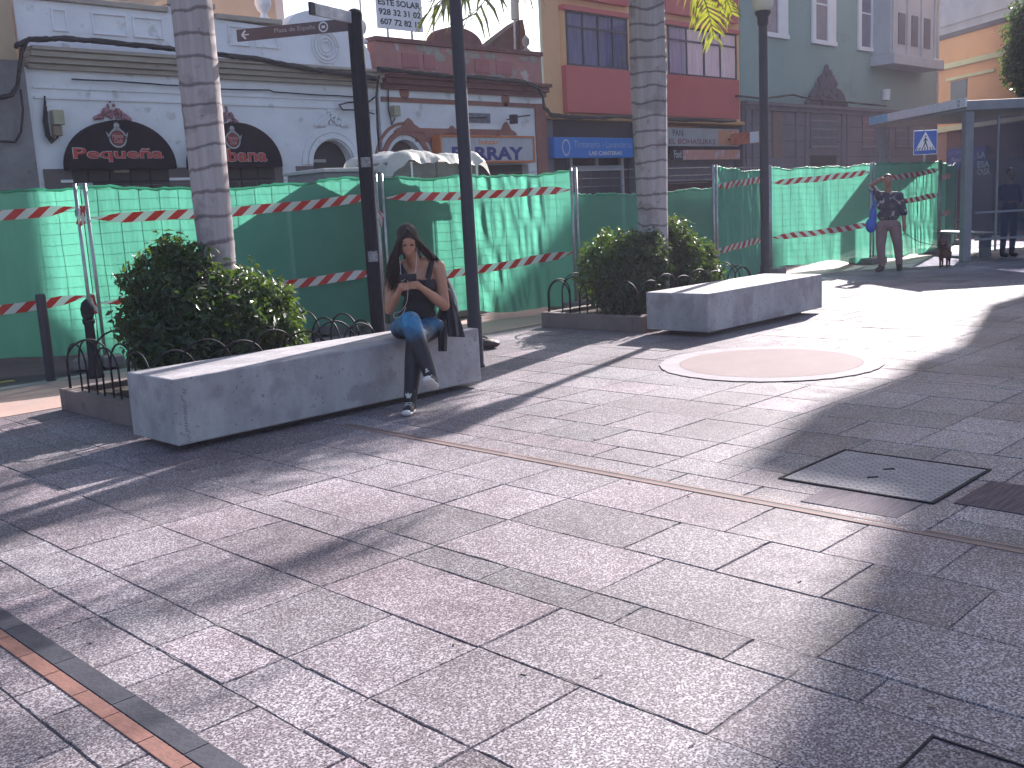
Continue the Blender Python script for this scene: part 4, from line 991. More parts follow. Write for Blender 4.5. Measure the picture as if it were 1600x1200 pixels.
part(MB().box(X(836, 200), pr_, D-.04, D, 0, 3.9), 'corner_pilaster', salmon_trim, t)
for px_, py_ in ((631, 145), (789, 156)): part(MB().prism([(X(px_, py_)+.12*math.cos(i*.314), Zp(px_, py_)+.14*math.sin(i*.314)) for i in range(20)], D-.03, D), 'medallion', salmon_trim, t)
for cx_, cz, w_, h_, s_ in ((X(638, 205), Zp(638, 207), .85, .30, 7), (X(790, 210), Zp(790, 211), .7, .30, 8), (X(705, 208), Zp(705, 209), .5, .18, 9)):
    pts = [(cx_-w_/2, cz), (cx_-w_*.38, cz+h_*.25), (cx_-w_*.2, cz+h_*.42), (cx_-w_*.1, cz+h_*.8), (cx_, cz+h_), (cx_+w_*.1, cz+h_*.8), (cx_+w_*.2, cz+h_*.42), (cx_+w_*.38, cz+h_*.25), (cx_+w_/2, cz)]
    part(MB().prism(pts, D-.055, D), 'window_crest', salmon_trim, t, bevel=.008)
mb = MB(); c_ = (b0+b1)/2; rr = (b1-b0)/2
for e0, e1, y in ((.10, .20, .05), (.30, .36, .03)):
    for i in range(18):
        q0, q1 = math.pi*i/18, math.pi*(i+1)/18
        mb.prism([(c_-(rr+e)*math.cos(q), 2.5+(zb-2.5+e)*math.sin(q)) for q, e in ((q0, e0), (q1, e0), (q1, e1), (q0, e1))], D-y, D)
part(mb, 'arch_moulding', salmon_trim, t)
part(MB().box(X(730, 180), X(765, 180), D-.02, D+.01, Zp(748, 192), Zp(748, 177)), 'vent_grille', M('vent_dark', (.10, .10, .13), (.2, .2, .24), 9, .6), t)
part(MB().prism([(pl+.02, 4.34), (pl+.02, 5.0), (14.95, 5.0), (18.60, 5.0), (18.60, 4.34)], D+.03, D+.3), 'parapet', pink_plaster, t)
part(MB().box(pl, 18.62, D-.03, D+.34, 5.0, 5.10), 'coping', red_trim, t, bevel=.015)
g0, g1 = X(676, 62), X(757, 70)
part(MB().prism([(g0, 5.10)]+arch(g0+.05, g1-.05, 5.10, 5.46, 20)+[(g1, 5.10)], D+.0, D+.3), 'round_gable', red_trim, t, bevel=.02)
for a_, b_ in ((628, 655), (662, 680), (742, 765), (775, 800)): part(MB().box(X(a_, 85), X(b_, 85), D+.005, D+.03, 4.52, 4.82), 'raised_panel', M('faded_pink_panel', (.44, .17, .16), (.36, .13, .125), 3, .9, .3), t, bevel=.01)
peel = M('peeled_render', (.40, .34, .29), (.30, .25, .21), 8, .95, .6, 30)
R = random.Random(12)
for i in range(16):
    x_ = R.uniform(pl+.3, 18.4); z_ = R.choice([4.44, 4.9, R.uniform(4.4, 4.95)]); w_, h_ = R.uniform(.1, .4), R.uniform(.03, .12)
    n = 10; part(MB().prism([(x_+w_*math.cos(j*.628)*R.uniform(.6, 1.1), z_+h_*math.sin(j*.628)*R.uniform(.6, 1.1)) for j in range(n)], D+.018+i*.0004, D+.029), 'peeled_patch', peel, t)
finial(t, X(830, 70), 5.10, .72, peel)
bump([(752, 78), (785, 52), (806, 36), (817, 30), (821, 50), (824, 82)], D+1.2, D+1.5, 'rear_gable', M('brown_roof_edge', (.17, .11, .09), (.12, .08, .07), 6, .9, .5), t)
# antenna behind parapet
an = empty('antenna_mast', (X(806, 60), D+.8, 5), 0, 'beige cylindrical antenna on a thin mast above the pink parapet', 'antenna')
part(MB().tube([at(805, 95, D+.8), at(804, 30, D+.8)], .03, 8), 'pole', galv, an); part(MB().tube([at(811, 95, D+.8), at(810, 28, D+.8)], .02, 8), 'pole', dark_metal, an)
part(MB().tube([at(805, 31, D+.8), at(803, -30, D+.8)], .10, 16), 'antenna_body', M('beige_plastic2', (.50, .46, .40), rough=.5), an)
# wall bracket lamp
bl = empty('wall_bracket', (X(790, 185), D-.1, 3.4), 0, 'black spotlight on a long arm above the bazaar sign', 'wall lamp')
part(MB().box(X(786, 185), X(792, 185), D-.35, D-.2, Zp(789, 195), Zp(789, 181)), 'spotlight', black_metal, bl); part(MB().tube([at(792, 187, D-.27), at(812, 182, D-.2), at(828, 180, D)], .014, 6), 'arm', black_metal, bl)
bl = empty('wall_bracket', (X(713, 185), D-.1, 3.4), 0, 'black spotlight on the pink building just beside the lamp post', 'wall lamp')
part(MB().box(X(709, 185), X(716, 185), D-.35, D-.2, Zp(712, 195), Zp(712, 179)), 'spotlight', black_metal, bl); part(MB().tube([at(733, 184, D-.27), at(755, 184, D-.2), at(760, 183, D)], .014, 6), 'arm', black_metal, bl)
mb_ = empty('meter_box', (X(616, 175), D, 3.5), 0, 'pale meter box with cables on the pink and white wall right of the signpost', 'meter box')
part(MB().box(X(609, 175), X(619, 175), D-.15, D, Zp(614, 182), Zp(614, 166)), 'box', M('beige_plastic', (.4, .36, .25)), mb_, bevel=.01)
part(MB().tube([at(606, 120, D-.05), at(607, 170, D-.05), at(612, 195, D-.08), at(617, 185, D-.05)], .016, 6), 'cables', cable_black, mb_, smooth=True)

def board(name, pts4, y, mat, label, cat='shop sign', th=.08, frame=None):
    'pts4: left, right, top-left y, bottom-left y in photo pixels'
    pxl, pxr, pyt, pyb = pts4
    x0, x1 = X(pxl, (pyt+pyb)/2, y), X(pxr, (pyt+pyb)/2, y); z1, z0 = Zp(pxl, pyt, y), Zp(pxl, pyb, y)
    r = empty(name, ((x0+x1)/2, y, z0), 0, label, cat)
    part(MB().box(x0, x1, y, y+th, z0, z1), 'panel', mat, r, bevel=.006)
    if frame:
        w = .045; mb = MB(); mb.box(x0-w, x1+w, y-.02, y+th, z1, z1+w); mb.box(x0-w, x1+w, y-.02, y+th, z0-w, z0); mb.box(x0-w, x0, y-.02, y+th, z0, z1); mb.box(x1, x1+w, y-.02, y+th, z0, z1)
        part(mb, 'frame', frame, r, bevel=.006)
    return r, x0, x1, z0, z1
UX, UZ = (1, 0, 0), (0, 0, 1)
y = D-.32
r, x0, x1, z0, z1 = board('shop_sign', (690, 833, 214, 252), y, M('white_sign_panel', (.50, .49, .52), rough=.4), 'white bazaar sign with navy FARRAY lettering and orange frame', frame=M('orange_frame', (.62, .17, .05), rough=.5), th=.25)
text('bazar', (X(748, 222, y), y, Zp(748, 225.5, y)), UX, UZ, X(781, 222, y)-X(748, 222, y), .11, letter_orange, r, off=.02)
text('FARRAY', (X(706, 240, y), y, Zp(760, 251, y)+.01), UX, UZ, X(818, 240, y)-X(706, 240, y), Zp(760, 230, y)-Zp(760, 251, y), letter_blue, r, off=.045)
# for sale board on the pink roof
y = D+.5
r, x0, x1, z0, z1 = board('for_sale_board', (588, 659, -22, 43), y, white_paint, 'white for sale board with telephone numbers on the pink roof', 'sale board', th=.03)
W_ = x1-x0; H_ = z1-z0
for k, (s, a_, b_) in enumerate((('SE VENDE', .05, .95), ('ESTE SOLAR', .04, .96), ('928 32 31 02', .04, .96), ('607 72 82 12', .06, .96))):
    zz = z0+H_*(.80-.235*k); text(s, (x0+W_*a_, y, zz), UX, UZ, W_*(b_-a_), H_*.155, letter_dark, r, off=.03)
part(MB().box(x0+W_*.22, x0+W_*.25, y+.03, y+.06, 4.6, z1-.1), 'leg', galv, r); part(MB().box(x0+W_*.75, x0+W_*.78, y+.03, y+.06, 4.6, z1-.1), 'leg', galv, r)

# --- ochre building
yl_, yr_ = 18.64, 27.25; HB = 11.4
t = empty('building', ((yl_+yr_)/2, D, 0), 0, 'ochre building with brick red balcony panels above two shops', 'building')
zl = 3.55
part(MB().slab([(yl_, D), (yr_, D), (yr_+7, D+8), (yl_+9.4, D+8)], zl+.1, 11.4), 'wall', yellow_plaster, t)
part(MB().slab([(yl_+.01, D+.01), (23.9, D+.01), (31, D+7.9), (yl_+9.4, D+7.9)], 11.402, 13.7), 'shade_attic', yellow_plaster, t)  # unseen attic added to shade the leftmost fence panel
part(MB().box(yl_, yr_, D-.16, D+.5, zl, zl+.10), 'ledge', M('ochre_ledge', (.55, .30, .12), rough=.8), t, bevel=.01)
part(MB().box(yl_, yr_, D+1.3, D+1.5, 0, zl), 'rear_wall', dark_interior, t)
part(MB().box(yl_, X(864, 230), D-.02, D+1.3, 0, zl), 'grey_pilaster', M('grey_pilaster', (.13, .13, .16), (.11, .11, .135), 3, .7), t)
part(MB().box(X(992, 230), X(1040, 230), D-.02, D+1.3, 0, zl), 'grey_pilaster', M('grey_pilaster', (.13, .13, .16)), t)
part(MB().box(X(864, 230), X(992, 230), D+.06, D+.1, 2.75, zl), 'shop_lintel', dark_interior, t)
def bay(pxl, pxr, curtain, label, stagger=0):
    yb = D-.15; x0, x1 = X(pxl, 120, yb), X(pxr, 120, yb)
    for lvl, dz in enumerate((0, 2.70, 5.40)):
        zz0, zz1, zz2, zz3 = 3.72+dz, 4.83+dz, 6.11+dz, 6.23+dz
        part(MB().box(x0, x1, yb, D, zz0, zz1), 'balcony_panel', brick_red, t, bevel=.006)
        if zz2 > HB: break
        part(MB().box(x0-.02, x1+.02, yb-.04, D, zz2, zz3), 'lintel', brick_red, t, bevel=.006)
        part(MB().box(x0, x1, yb+.02, yb+.3, zz1, zz2), 'bay_side', yellow_plaster, t) if False else None
        sw = .10; 
        part(MB().box(x0+.01, x0+sw, yb+.05, D, zz1, zz2), 'jamb', yellow_plaster, t); part(MB().box(x1-sw, x1-.01, yb+.05, D, zz1, zz2), 'jamb', yellow_plaster, t)
        g0, g1 = x0+sw, x1-sw
        f = part(MB().box(g0, g1, yb+.08, yb+.11, zz1, zz2), 'window', curtain, t)
        f2 = MB(); w_ = .035; n_ = 4
        for k in range(n_+1): xx = g0+(g1-g0-w_)*k/n_; f2.box(xx, xx+w_*(1.6 if k == 2 else 1), yb+.01, yb+.045, zz1, zz2)
        for z_ in (zz1, zz1+(zz2-zz1)*.70, zz2-.04): f2.box(g0, g1, yb+.007, yb+.05, z_, z_+.045)
        part(f2, 'frame', M('dark_window_frame', (.05, .05, .075), rough=.5), f)
        part(MB().box(g0+.01, g1-.01, yb+.026, yb+.031, zz1+.01, zz2-.01), 'pane', pane_glass, f)
def pane():
    mt = bpy.data.materials.new('window_glass'); mt.use_nodes = True; n = mt.node_tree; N = n.nodes; L = n.links
    gl = N.new('ShaderNodeBsdfGlossy'); gl.inputs['Roughness'].default_value = .05; gl.inputs[0].default_value = (.7, .7, .8, 1)
    tp = N.new('ShaderNodeBsdfTransparent'); tp.inputs[0].default_value = (.93, .93, .97, 1); ms = N.new('ShaderNodeMixShader'); ms.inputs[0].default_value = .84
    L.new(gl.outputs[0], ms.inputs[1]); L.new(tp.outputs[0], ms.inputs[2]); L.new(ms.outputs[0], N['Material Output'].inputs[0]); return mt
pane_glass = pane()
bay(885, 987, M('blue_curtain', (.22, .22, .42), (.08, .08, .16), 6, .8, .5, 14, stretch=(3, 3, .25)), '')
bay(1043, 1155, M('pink_curtain', (.90, .60, .68), (.58, .36, .43), 6, .8, .5, 14, stretch=(3, 3, .25)), '')
# laundry shop front
fx = MB(); xa, xb = X(897, 280), X(981, 280)
fm = M('pale_door_frame', (.36, .35, .38), (.30, .29, .32), 4, .45)
for x_ in (xa, xb-.11): fx.box(x_, x_+.11, D+.12, D+.2, 0, 2.78)
fx.box(xa, xb, D+.115, D+.205, 2.32, 2.45); fx.box((xa+xb)/2-.05, (xa+xb)/2+.05, D+.12, D+.2, 2.45, 2.78)
part(fx, 'shop_door_frame', fm, t); part(MB().box(xa+.11, xb-.11, D+.155, D+.165, 0, 2.32), 'shop_door_glass', glass_dark, t)
part(MB().box(X(864, 280), xa, D+.2, D+.25, 0, 2.8), 'shop_wall', dark_interior, t); part(MB().box(xb, X(992, 280), D+.2, D+.25, 0, 2.8), 'shop_wall', dark_interior, t)
mb = MB()
for k in range(3): mb.box(xa+.35+k*.62, xa+.8+k*.62, D+.45, D+.5, 1.75, 2.15)
part(mb, 'notice', M('pale_notices', (.25, .25, .30), (.14, .14, .18), 8, .6), t)
# bakery shutter
mb = MB(); xs0, xs1 = X(1046, 270), X(1152, 270)
mb.box(xs0, xs1, D+.1, D+.16, 2.02, 2.75)
for k in range(8): mb.box(xs0, xs1, D+.085, D+.1, 2.04+k*.09, 2.10+k*.09)
part(mb, 'shop_shutter', shutter_grey, t); part(MB().box(xs0, xs1, D+.6, D+.7, 0, 2.02), 'shop_counter', M('reddish_shop_interior', (.12, .035, .04), (.06, .03, .04), 3, .5), t)
part(MB().box(xs0, xs1, D+.05, D+.1, 1.98, 2.03), 'shutter_rail', galv, t)
y = D-.20
r, x0, x1, z0, z1 = board('shop_sign', (866, 989, 214, 247), y, M('laundry_blue', (.02, .19, .58), (.018, .16, .52), 2, .35), 'blue laundry sign with a white ring reading LAS CANTERAS', th=.2)
W_, H_ = x1-x0, z1-z0
text('Tintorería - Lavandería', (x0+W_*.235, y, z0+H_*.50), UX, UZ, W_*.74, H_*.34, letter_pale, r, off=-.002); text('LAS CANTERAS', (x0+W_*.42, y, z0+H_*.13), UX, UZ, W_*.43, H_*.20, letter_white, r, off=.025)
mb = MB(); cc = Vector((x0+W_*.14, y-.004, z0+H_*.5)); n = 32
V = [cc+Vector((q*math.cos(2*math.pi*i/n)*.78*(1 if math.sin(2*math.pi*i/n) > -.2 else .9), 0, q*math.sin(2*math.pi*i/n))) for q in (H_*.40, H_*.32) for i in range(n)]
mb.add(V, [(i, (i+1) % n, (i+1) % n+n, i+n) for i in range(n)]); part(mb, 'ring_emblem', M('pale_ring_paint', (.5, .55, .68)), r)
y = D-.15
photo_print = M('faded_food_print', (.55, .16, .10), (.50, .28, .14), 4.2, .5, stain=((.55, .40, .40), 3, .55, .8))
r, x0, x1, z0, z1 = board('shop_sign', (1040, 1155, 199, 228), y, M('washed_sign', (.36, .36, .38), (.28, .29, .31), 2, .5), 'washed out white bakery sign with dark red lettering', th=.12)
W_, H_ = x1-x0, z1-z0
text('PAN', (x0+W_*.09, y, z0+H_*.55), UX, UZ, W_*.13, H_*.34, letter_dark, r); text('EL BOHASURKE', (x0+W_*.04, y, z0+H_*.10), UX, UZ, W_*.62, H_*.30, M('maroon_lettering', (.26, .06, .10)), r, off=.01)
part(MB().box(x0+W_*.70, x1-.05, y-.004, y, z0+.03, z1-.03), 'printed_picture', photo_print, r)
r, x0, x1, z0, z1 = board('shop_sign', (1052, 1156, 234, 250), y, M('dark_board', (.03, .03, .045)), 'dark narrow shop board with faded pink food pictures below the bakery sign', th=.1)
text('Food', (x0+.05, y, z0+.06), UX, UZ, .32, .2, letter_white, r); part(MB().box(x0+.45, x1, y-.004, y, z0, z1), 'printed_picture', M('pink_food_print', (.50, .20, .24), (.55, .28, .16), 5, .5, stain=((.5, .42, .46), 5, .55, .8)), r)
xq = 26.35
r = empty('projecting_sign', (xq, D-.9, 3.1), 0, 'small white and orange sign jutting out at right angles beside the bakery sign', 'shop sign')
part(MB().box(xq-.05, xq+.05, D-1.2, D-.25, 2.95, 3.28), 'panel', M('projecting_sign_print', (.58, .20, .08), (.45, .08, .05), 3.5, .5), r, bevel=.01)
part(MB().box(xq-.053, xq-.05, D-1.19, D-.9, 2.96, 3.27), 'white_end', white_paint, r); part(MB().box(xq-.02, xq+.02, D-.25, D, 3.1, 3.14), 'bracket', dark_metal, r)

# --- green building
gl_, gm, gr_ = 27.28, 37.2, 41.5
t = empty('building', ((gl_+gr_)/2, D, 0), 0, 'sage green building with tall white framed windows and a white oriel over grey stone', 'building')
part(MB().box(gl_, gr_, D, D+8, 4.25, HB), 'wall', green_plaster, t)
part(MB().slab([(37.7, D), (gr_, D), (49.5, D+8), (45.7, D+8)], HB+.002, 16.2), 'shade_tower_wall', green_plaster, t)  # unseen upper storeys, shaped to shade the see-through fence panel
part(MB().box(gl_, gr_+.05, D-.05, D+8, 0, 4.15), 'stone_base', purple_stone, t)
mb = MB(); mb.box(gl_, gr_+.1, D-.22, D, 4.15, 4.26); mb.box(gl_, gr_+.06, D-.14, D-.05, 4.02, 4.15); part(mb, 'base_cornice', purple_stone, t, bevel=.01)
part(MB().box(gr_-.02, gr_+.06, D-.06, D, 4.26, HB), 'corner_strip', pale_plaster, t)
for px_ in (1162, 1172, 1240, 1255, 1312, 1320, 1372, 1386): part(MB().box(X(px_, 200), X(px_, 200)+.16, D-.10, D-.05, 0, 4.02), 'pilaster', purple_stone, t)
mb = MB()
for k in range(7): mb.box(gl_, gr_, D-.052, D-.05, .6+k*.5, .62+k*.5)
part(mb, 'stone_joint', M('stone_joint', (.07, .06, .075)), t)
def wnd(pxl, pxr, z0, z1, mat, bars=3, name='window'):
    x0, x1 = X(pxl, 200), X(pxr, 200); f = part(MB().box(x0, x1, D-.075, D-.05, z0, z1), name, mat, t)
    mb = MB()
    for k in range(1, bars+1): zz = z0+(z1-z0)*k/(bars+1); mb.box(x0, x1, D-.09, D-.075, zz-.02, zz+.02)
    mb.box(x0-.05, x1+.05, D-.12, D-.05, z1, z1+.06); mb.box(x0-.05, x1+.05, D-.12, D-.05, z0-.06, z0)
    part(mb, 'bar', M('pale_bar', (.26, .25, .29), rough=.6), f)
gw = M('dusty_ground_window', (.13, .14, .18), (.10, .105, .14), 3, .35)
wnd(1264, 1304, Zp(1285, 228), Zp(1285, 176), gw); wnd(1345, 1363, Zp(1350, 228), Zp(1350, 178), M('reddish_window', (.20, .13, .17), rough=.4))
wnd(1397, 1414, Zp(1400, 228), Zp(1400, 192), gw, 2); wnd(1418, 1440, Zp(1420, 228), Zp(1420, 192), gw, 2)
part(MB().box(X(1204, 200), X(1219, 200), D-.08, D-.05, 2.6, Zp(1210, 170)), 'brown_panel', M('brown_panel', (.20, .13, .11), (.16, .11, .10), 3, .7), t)
part(MB().box(X(1264, 200), X(1304, 200), D-.07, D-.05, 1.0, Zp(1285, 243)), 'dark_opening', dark_interior, t)
for pa, pb, pyb in ((1188, 1229, 49), (1267, 1304, 64), (1339, 1371, 73)):
    x0, x1 = X(pa, 40), X(pb, 40)
    z0 = 6.35; z1 = 9.7
    part(MB().box(x0-.02, x1+.03, D-.10, D, z0-.14, z0), 'window_sill', white_paint, t, bevel=.01)
    f = part(MB().box(x0+.22, x1-.30, D-.02, D-.01, z0, z1), 'window', M('lilac_window', (.20, .19, .25), (.13, .12, .17), 2, .3), t)
    mb = MB(); mb.box(x0, x0+.24, D-.07, D, z0, z1+.2); mb.box(x1-.58, x1, D-.07, D, z0, z1+.2); mb.box(x0+.23, x1-.57, D-.068, D, z1+.002, z1+.198); mb.box(x0+.23, x1-.57, D-.04, D-.02, z0+1.1, z0+1.16)
    part(mb, 'frame', white_paint, f, bevel=.01)
# oriel
xo0, xo1 = X(1391, 60, 16.3), X(1462, 60, 16.3)
part(MB().box(xo0, xo1, 16.3, D, 6.1, 12.8), 'oriel', M('oriel_white', (.50, .50, .53), (.42, .42, .45), 1, .8, .2, 20), t)
part(MB().box(xo0-.1, xo1+.35, 16.1, D, 5.72, 6.08), 'oriel_base', M('oriel_white', (.5, .5, .53)), t, bevel=.02)
mb = MB()
for k in range(4): xx = xo0+.1+(xo1-xo0-.3)*k/3; mb.box(xx, xx+.12, 16.24, 16.3, 6.1, 12.7)
part(mb, 'oriel_rib', M('oriel_white', (.5, .5, .53)), t)
for row_ in range(3):
    for k in range(3):
        xx = xo0+.62+(xo1-xo0-.6)*(k+.0)/3; z_ = 6.45+row_*2.35
        part(MB().box(xx, xx+.52, 16.27, 16.305, z_, z_+1.05), 'window', M('small_dark_window', (.09, .09, .12), rough=.4), t)
orn = M('dark_stone_ornament', (.105, .09, .115), (.07, .06, .08), 8, .9)
R = random.Random(8); mb = MB(); x0, x1 = X(1255, 150), X(1322, 155); zb_ = 4.26; zt_ = Zp(1287, 105); xm = (x0+x1)/2
mb.prism([(x0, zb_), (x0+.5, zb_+.45), (xm-.5, zt_-.5), (xm-.12, zt_-.1), (xm+.12, zt_-.1), (xm+.5, zt_-.5), (x1-.5, zb_+.45), (x1, zb_)], D-.06, D)
for i in range(130):
    a = R.uniform(-1, 1); b = R.uniform(0, 1)*(1-abs(a))**.9
    mb.ell((xm+a*(x1-x0)/2*.92, D-.08, zb_+b*(zt_-zb_)), (R.uniform(.07, .16), .06, R.uniform(.07, .16)), 8, 5)
part(mb, 'carved_pediment', orn, t, smooth=False)
part(MB().tube([at(1384, 157, D-.15), at(1385, 140, D-.15)], .14, 12), 'alarm_box', white_paint, t)

# --- orange building across the side street
Q = Vector((45.5, 18.76, 0)); od = Vector((-math.cos(math.radians(55)), -math.sin(math.radians(55)), 0)); on_ = Vector((od.y, -od.x, 0)) 
if on_.dot(CAM-Q) < 0: on_ = -on_
def atO(px, py, off=0):
    d = ray(px, py); p0 = Q+on_*off; k = (p0-CAM).dot(on_)/d.dot(on_); return CAM+d*k
def so(px, py): p = atO(px, py); return (p-Q).dot(od), p.z
t = empty('building', Q, 0, 'orange building with cream bands across the side street', 'building')
def obx(s0, s1, z0, z1, f0, f1, name, mat, bevel=0):
    c = Q+od*(s0+s1)/2+on_*(f0+f1)/2+Vector((0, 0, (z0+z1)/2)); return part(MB().obox(c, od*((s1-s0)/2), on_*((f1-f0)/2), Vector((0, 0, (z1-z0)/2))), name, mat, t, bevel=bevel)
zr = so(1480, 56)[1]; zc = so(1480, 104)[1]; zg = so(1480, 201)[1]
obx(-1.0, 9.5, zg-.1, zr, -8, 0, 'wall', orange_plaster); obx(-1.0, 9.5, 0, zg-.1, -8, -.04, 'lower_wall', M('dull_terracotta_plaster', (.30, .13, .085), (.24, .10, .07), 1.2, .85))
obx(-1.0, 9.6, zc-.12, zc+.10, 0, .16, 'cream_band', cream, .01); obx(-1.0, 9.6, zg-.14, zg+.10, -.02, .14, 'cream_band', cream, .01); obx(-1.1, 9.6, zr-.12, zr+.06, -.1, .12, 'roof_edge', M('dark_roof_edge', (.10, .07, .08)))
s0, z1 = so(1486, 128); s1, z0 = so(1511, 156)
f = obx(s0, s1, z0-.3, z1, -.02, .02, 'window', glass_dark); obx(s0-.2, s1+1.8, z1+.04, z1+.16, 0, .1, 'window_band', cream)
s0, z1 = so(1474, 233); s0 += .5; s1 = s0+2.6
sg = empty('wall_sign', Q+od*s0, 0, 'dark blue residence sign with white lettering on the orange building', 'wall sign')
c = Q+od*(s0+s1)/2+on_*.1+Vector((0, 0, z1-.45)); nb = M('navy_sign', (.03, .05, .30), rough=.4)
part(MB().obox(c, od*(s1-s0)/2, on_*.06, Vector((0, 0, .42))), 'panel', nb, sg)
text('DOMINGO J', c-od*(s1-s0)*.44+on_*.06+Vector((0, 0, .12)), od, UZ, 2.0, .18, letter_pale, sg, depth=.005); text('Residencia Se', c-od*(s1-s0)*.36+on_*.06+Vector((0, 0, -.12)), od, UZ, 2.1, .18, letter_white, sg, depth=.005)
for s_ in (.3, 2.6, 5.0): obx(s_, s_+1.6, 0, 2.4, -.05, 0, 'shop_window', glass_dark)
# pale block rising behind
t = empty('building', (58, 24, 0), 0, 'pale pinkish block with terraces rising behind the orange building', 'building')
Q2 = Q-on_*9
def pbx(s0, s1, z0, z1, f0, f1, name, mat):
    c = Q2+od*(s0+s1)/2+on_*(f0+f1)/2+Vector((0, 0, (z0+z1)/2)); return part(MB().obox(c, od*((s1-s0)/2), on_*((f1-f0)/2), Vector((0, 0, (z1-z0)/2))), name, mat, t)
pbx(-40, 8, 0, 10.3, -6, 0, 'wall', pale_plaster); pbx(-40, 8, 10.3, 14.5, -7, -2.5, 'upper_wall', pale_plaster); pbx(-40, 8, 10.2, 10.9, -.2, .1, 'terrace_parapet', pale_plaster)
pbx(-1.2, 1.2, 10.9, 11.7, -2.6, -1.6, 'terrace_hut', pale_plaster); pbx(-1.4, 1.6, 11.7, 11.85, -2.7, -1.3, 'hut_roof', M('brown_roof_edge', (.17, .11, .09)))
for k in range(4): pbx(2.6+k*2.6, 3.6+k*2.6, 11.6, 13.0, -2.6, -2.48, 'window', glass_dark)
# --- tall block on the right that shades the plaza
t = empty('building', (42, 8, 0), 0, 'tall pale block beyond the right edge that shades the plaza', 'building')
part(MB().box(34, 46, -6, 10.15, 0, 11.4), 'wall', pale_plaster, t); part(MB().box(34, 46, -6, 10.5, 11.4, 13.9), 'wall', pale_plaster, t); part(MB().box(34, 46, -6, 10.8, 13.9, 15.9), 'wall', pale_plaster, t); part(MB().box(34, 46, -6, 10.25, 15.9, 20.5), 'upper_wall', pale_plaster, t)  # unseen walls stepped to shape the shadow edge on the paving
part(MB().box(33.5, 36, -6, 11.05, 14.8, 15.85), 'cornice', pale_plaster, t)  # unseen ledge added to make the shadow edge bulge
for k in range(4):
    for j in range(4): part(MB().box(33.96, 34.0, -4+k*3.4, -2.6+k*3.4, 3.5+j*3.2, 5.3+j*3.2), 'window', glass_dark, t)
# ---------------------------------------------------------------- people, dog and belongings
skin = M('skin', (.44, .21, .135), (.36, .165, .105), 6, .5, .05, 80)
skin2 = M('skin_tanned', (.30, .15, .10), (.25, .12, .08), 6, .5)
hair_m = M('dark_brown_hair', (.028, .014, .011), (.012, .007, .006), 30, .62, .3, 120, stretch=(4, 4, .5))
black_cloth = M('black_jersey', (.012, .012, .018), (.018, .017, .024), 12, .85, .4, 60)
def body(name, mat, root, shapes, vox=.006, smooth=6, dec=None):
    """one continuous surface: ('t', points, radii) tapered limbs and ('e', centre, radii) volumes fused by a voxel remesh"""
    mb = MB()
    for s in shapes:
        if s[0] == 't':
            pts, rs = s[1], s[2]; P_ = []; R_ = []
            for k in range(len(pts)-1):
                for q in range(4): P_.append(Vector(pts[k]).lerp(Vector(pts[k+1]), q/4)); R_.append(rs[k]*(1-q/4)+rs[k+1]*q/4)
            P_.append(Vector(pts[-1])); R_.append(rs[-1]); mb.tube(P_, R_, 14)
            for p, r in zip(pts, rs): mb.ell(p, (r, r, r), 14, 9)
        else:
            mb.ell(s[1], s[2], 20, 14, R=s[3] if len(s) > 3 else None)
    o = part(mb, name, mat, root, smooth=True)
    m_ = o.modifiers.new('fuse', 'REMESH'); m_.mode = 'VOXEL'; m_.voxel_size = vox; m_.use_smooth_shade = True
    s_ = o.modifiers.new('relax', 'SMOOTH'); s_.factor = .5; s_.iterations = smooth
    return o
# --- seated woman
B0 = Vector((5.42, 6.62, 0)); ff = Vector((-.60, -.80, 0)); rr_ = Vector((.80, -.60, 0)); Z = Vector((0, 0, 1))
def Wp(px, py, fd):
    d = ray(px, py); k = (B0+ff*fd-CAM).dot(ff)/d.dot(ff); return CAM+d*k
RB = Matrix((rr_, ff, Z)).transposed()            # local axes: right in the photo, forward, up
w = empty('person', (B0.x, B0.y, .515), 0, 'woman with long dark hair in black top and blue leggings sitting cross-legged on the bench looking at a phone', 'person')
w['label'] = 'woman in black tank top and blue-black leggings sitting cross-legged on the bench, texting'
pel = Wp(652, 505, .0); waist = Wp(654, 478, .04); chest = Wp(652, 440, .08); nb_ = Wp(648, 410, .11); hc = Wp(637, 378, .20)
sL, sR = Wp(614, 421, .08), Wp(685, 417, .08); eL, eR = Wp(609, 483, .14), Wp(694, 477, .10)
wL, wR = Wp(622, 458, .31), Wp(662, 452, .30)
tilt = Matrix.Rotation(math.radians(24), 3, rr_)   # head bowed over the phone
tilt = Matrix.Rotation(math.radians(-24), 3, rr_)
if (tilt @ Z).dot(ff) < 0: tilt = Matrix.Rotation(math.radians(24), 3, rr_)
HR = tilt @ RB
def H(r, f, z): return hc+HR @ Vector((r, f, z))
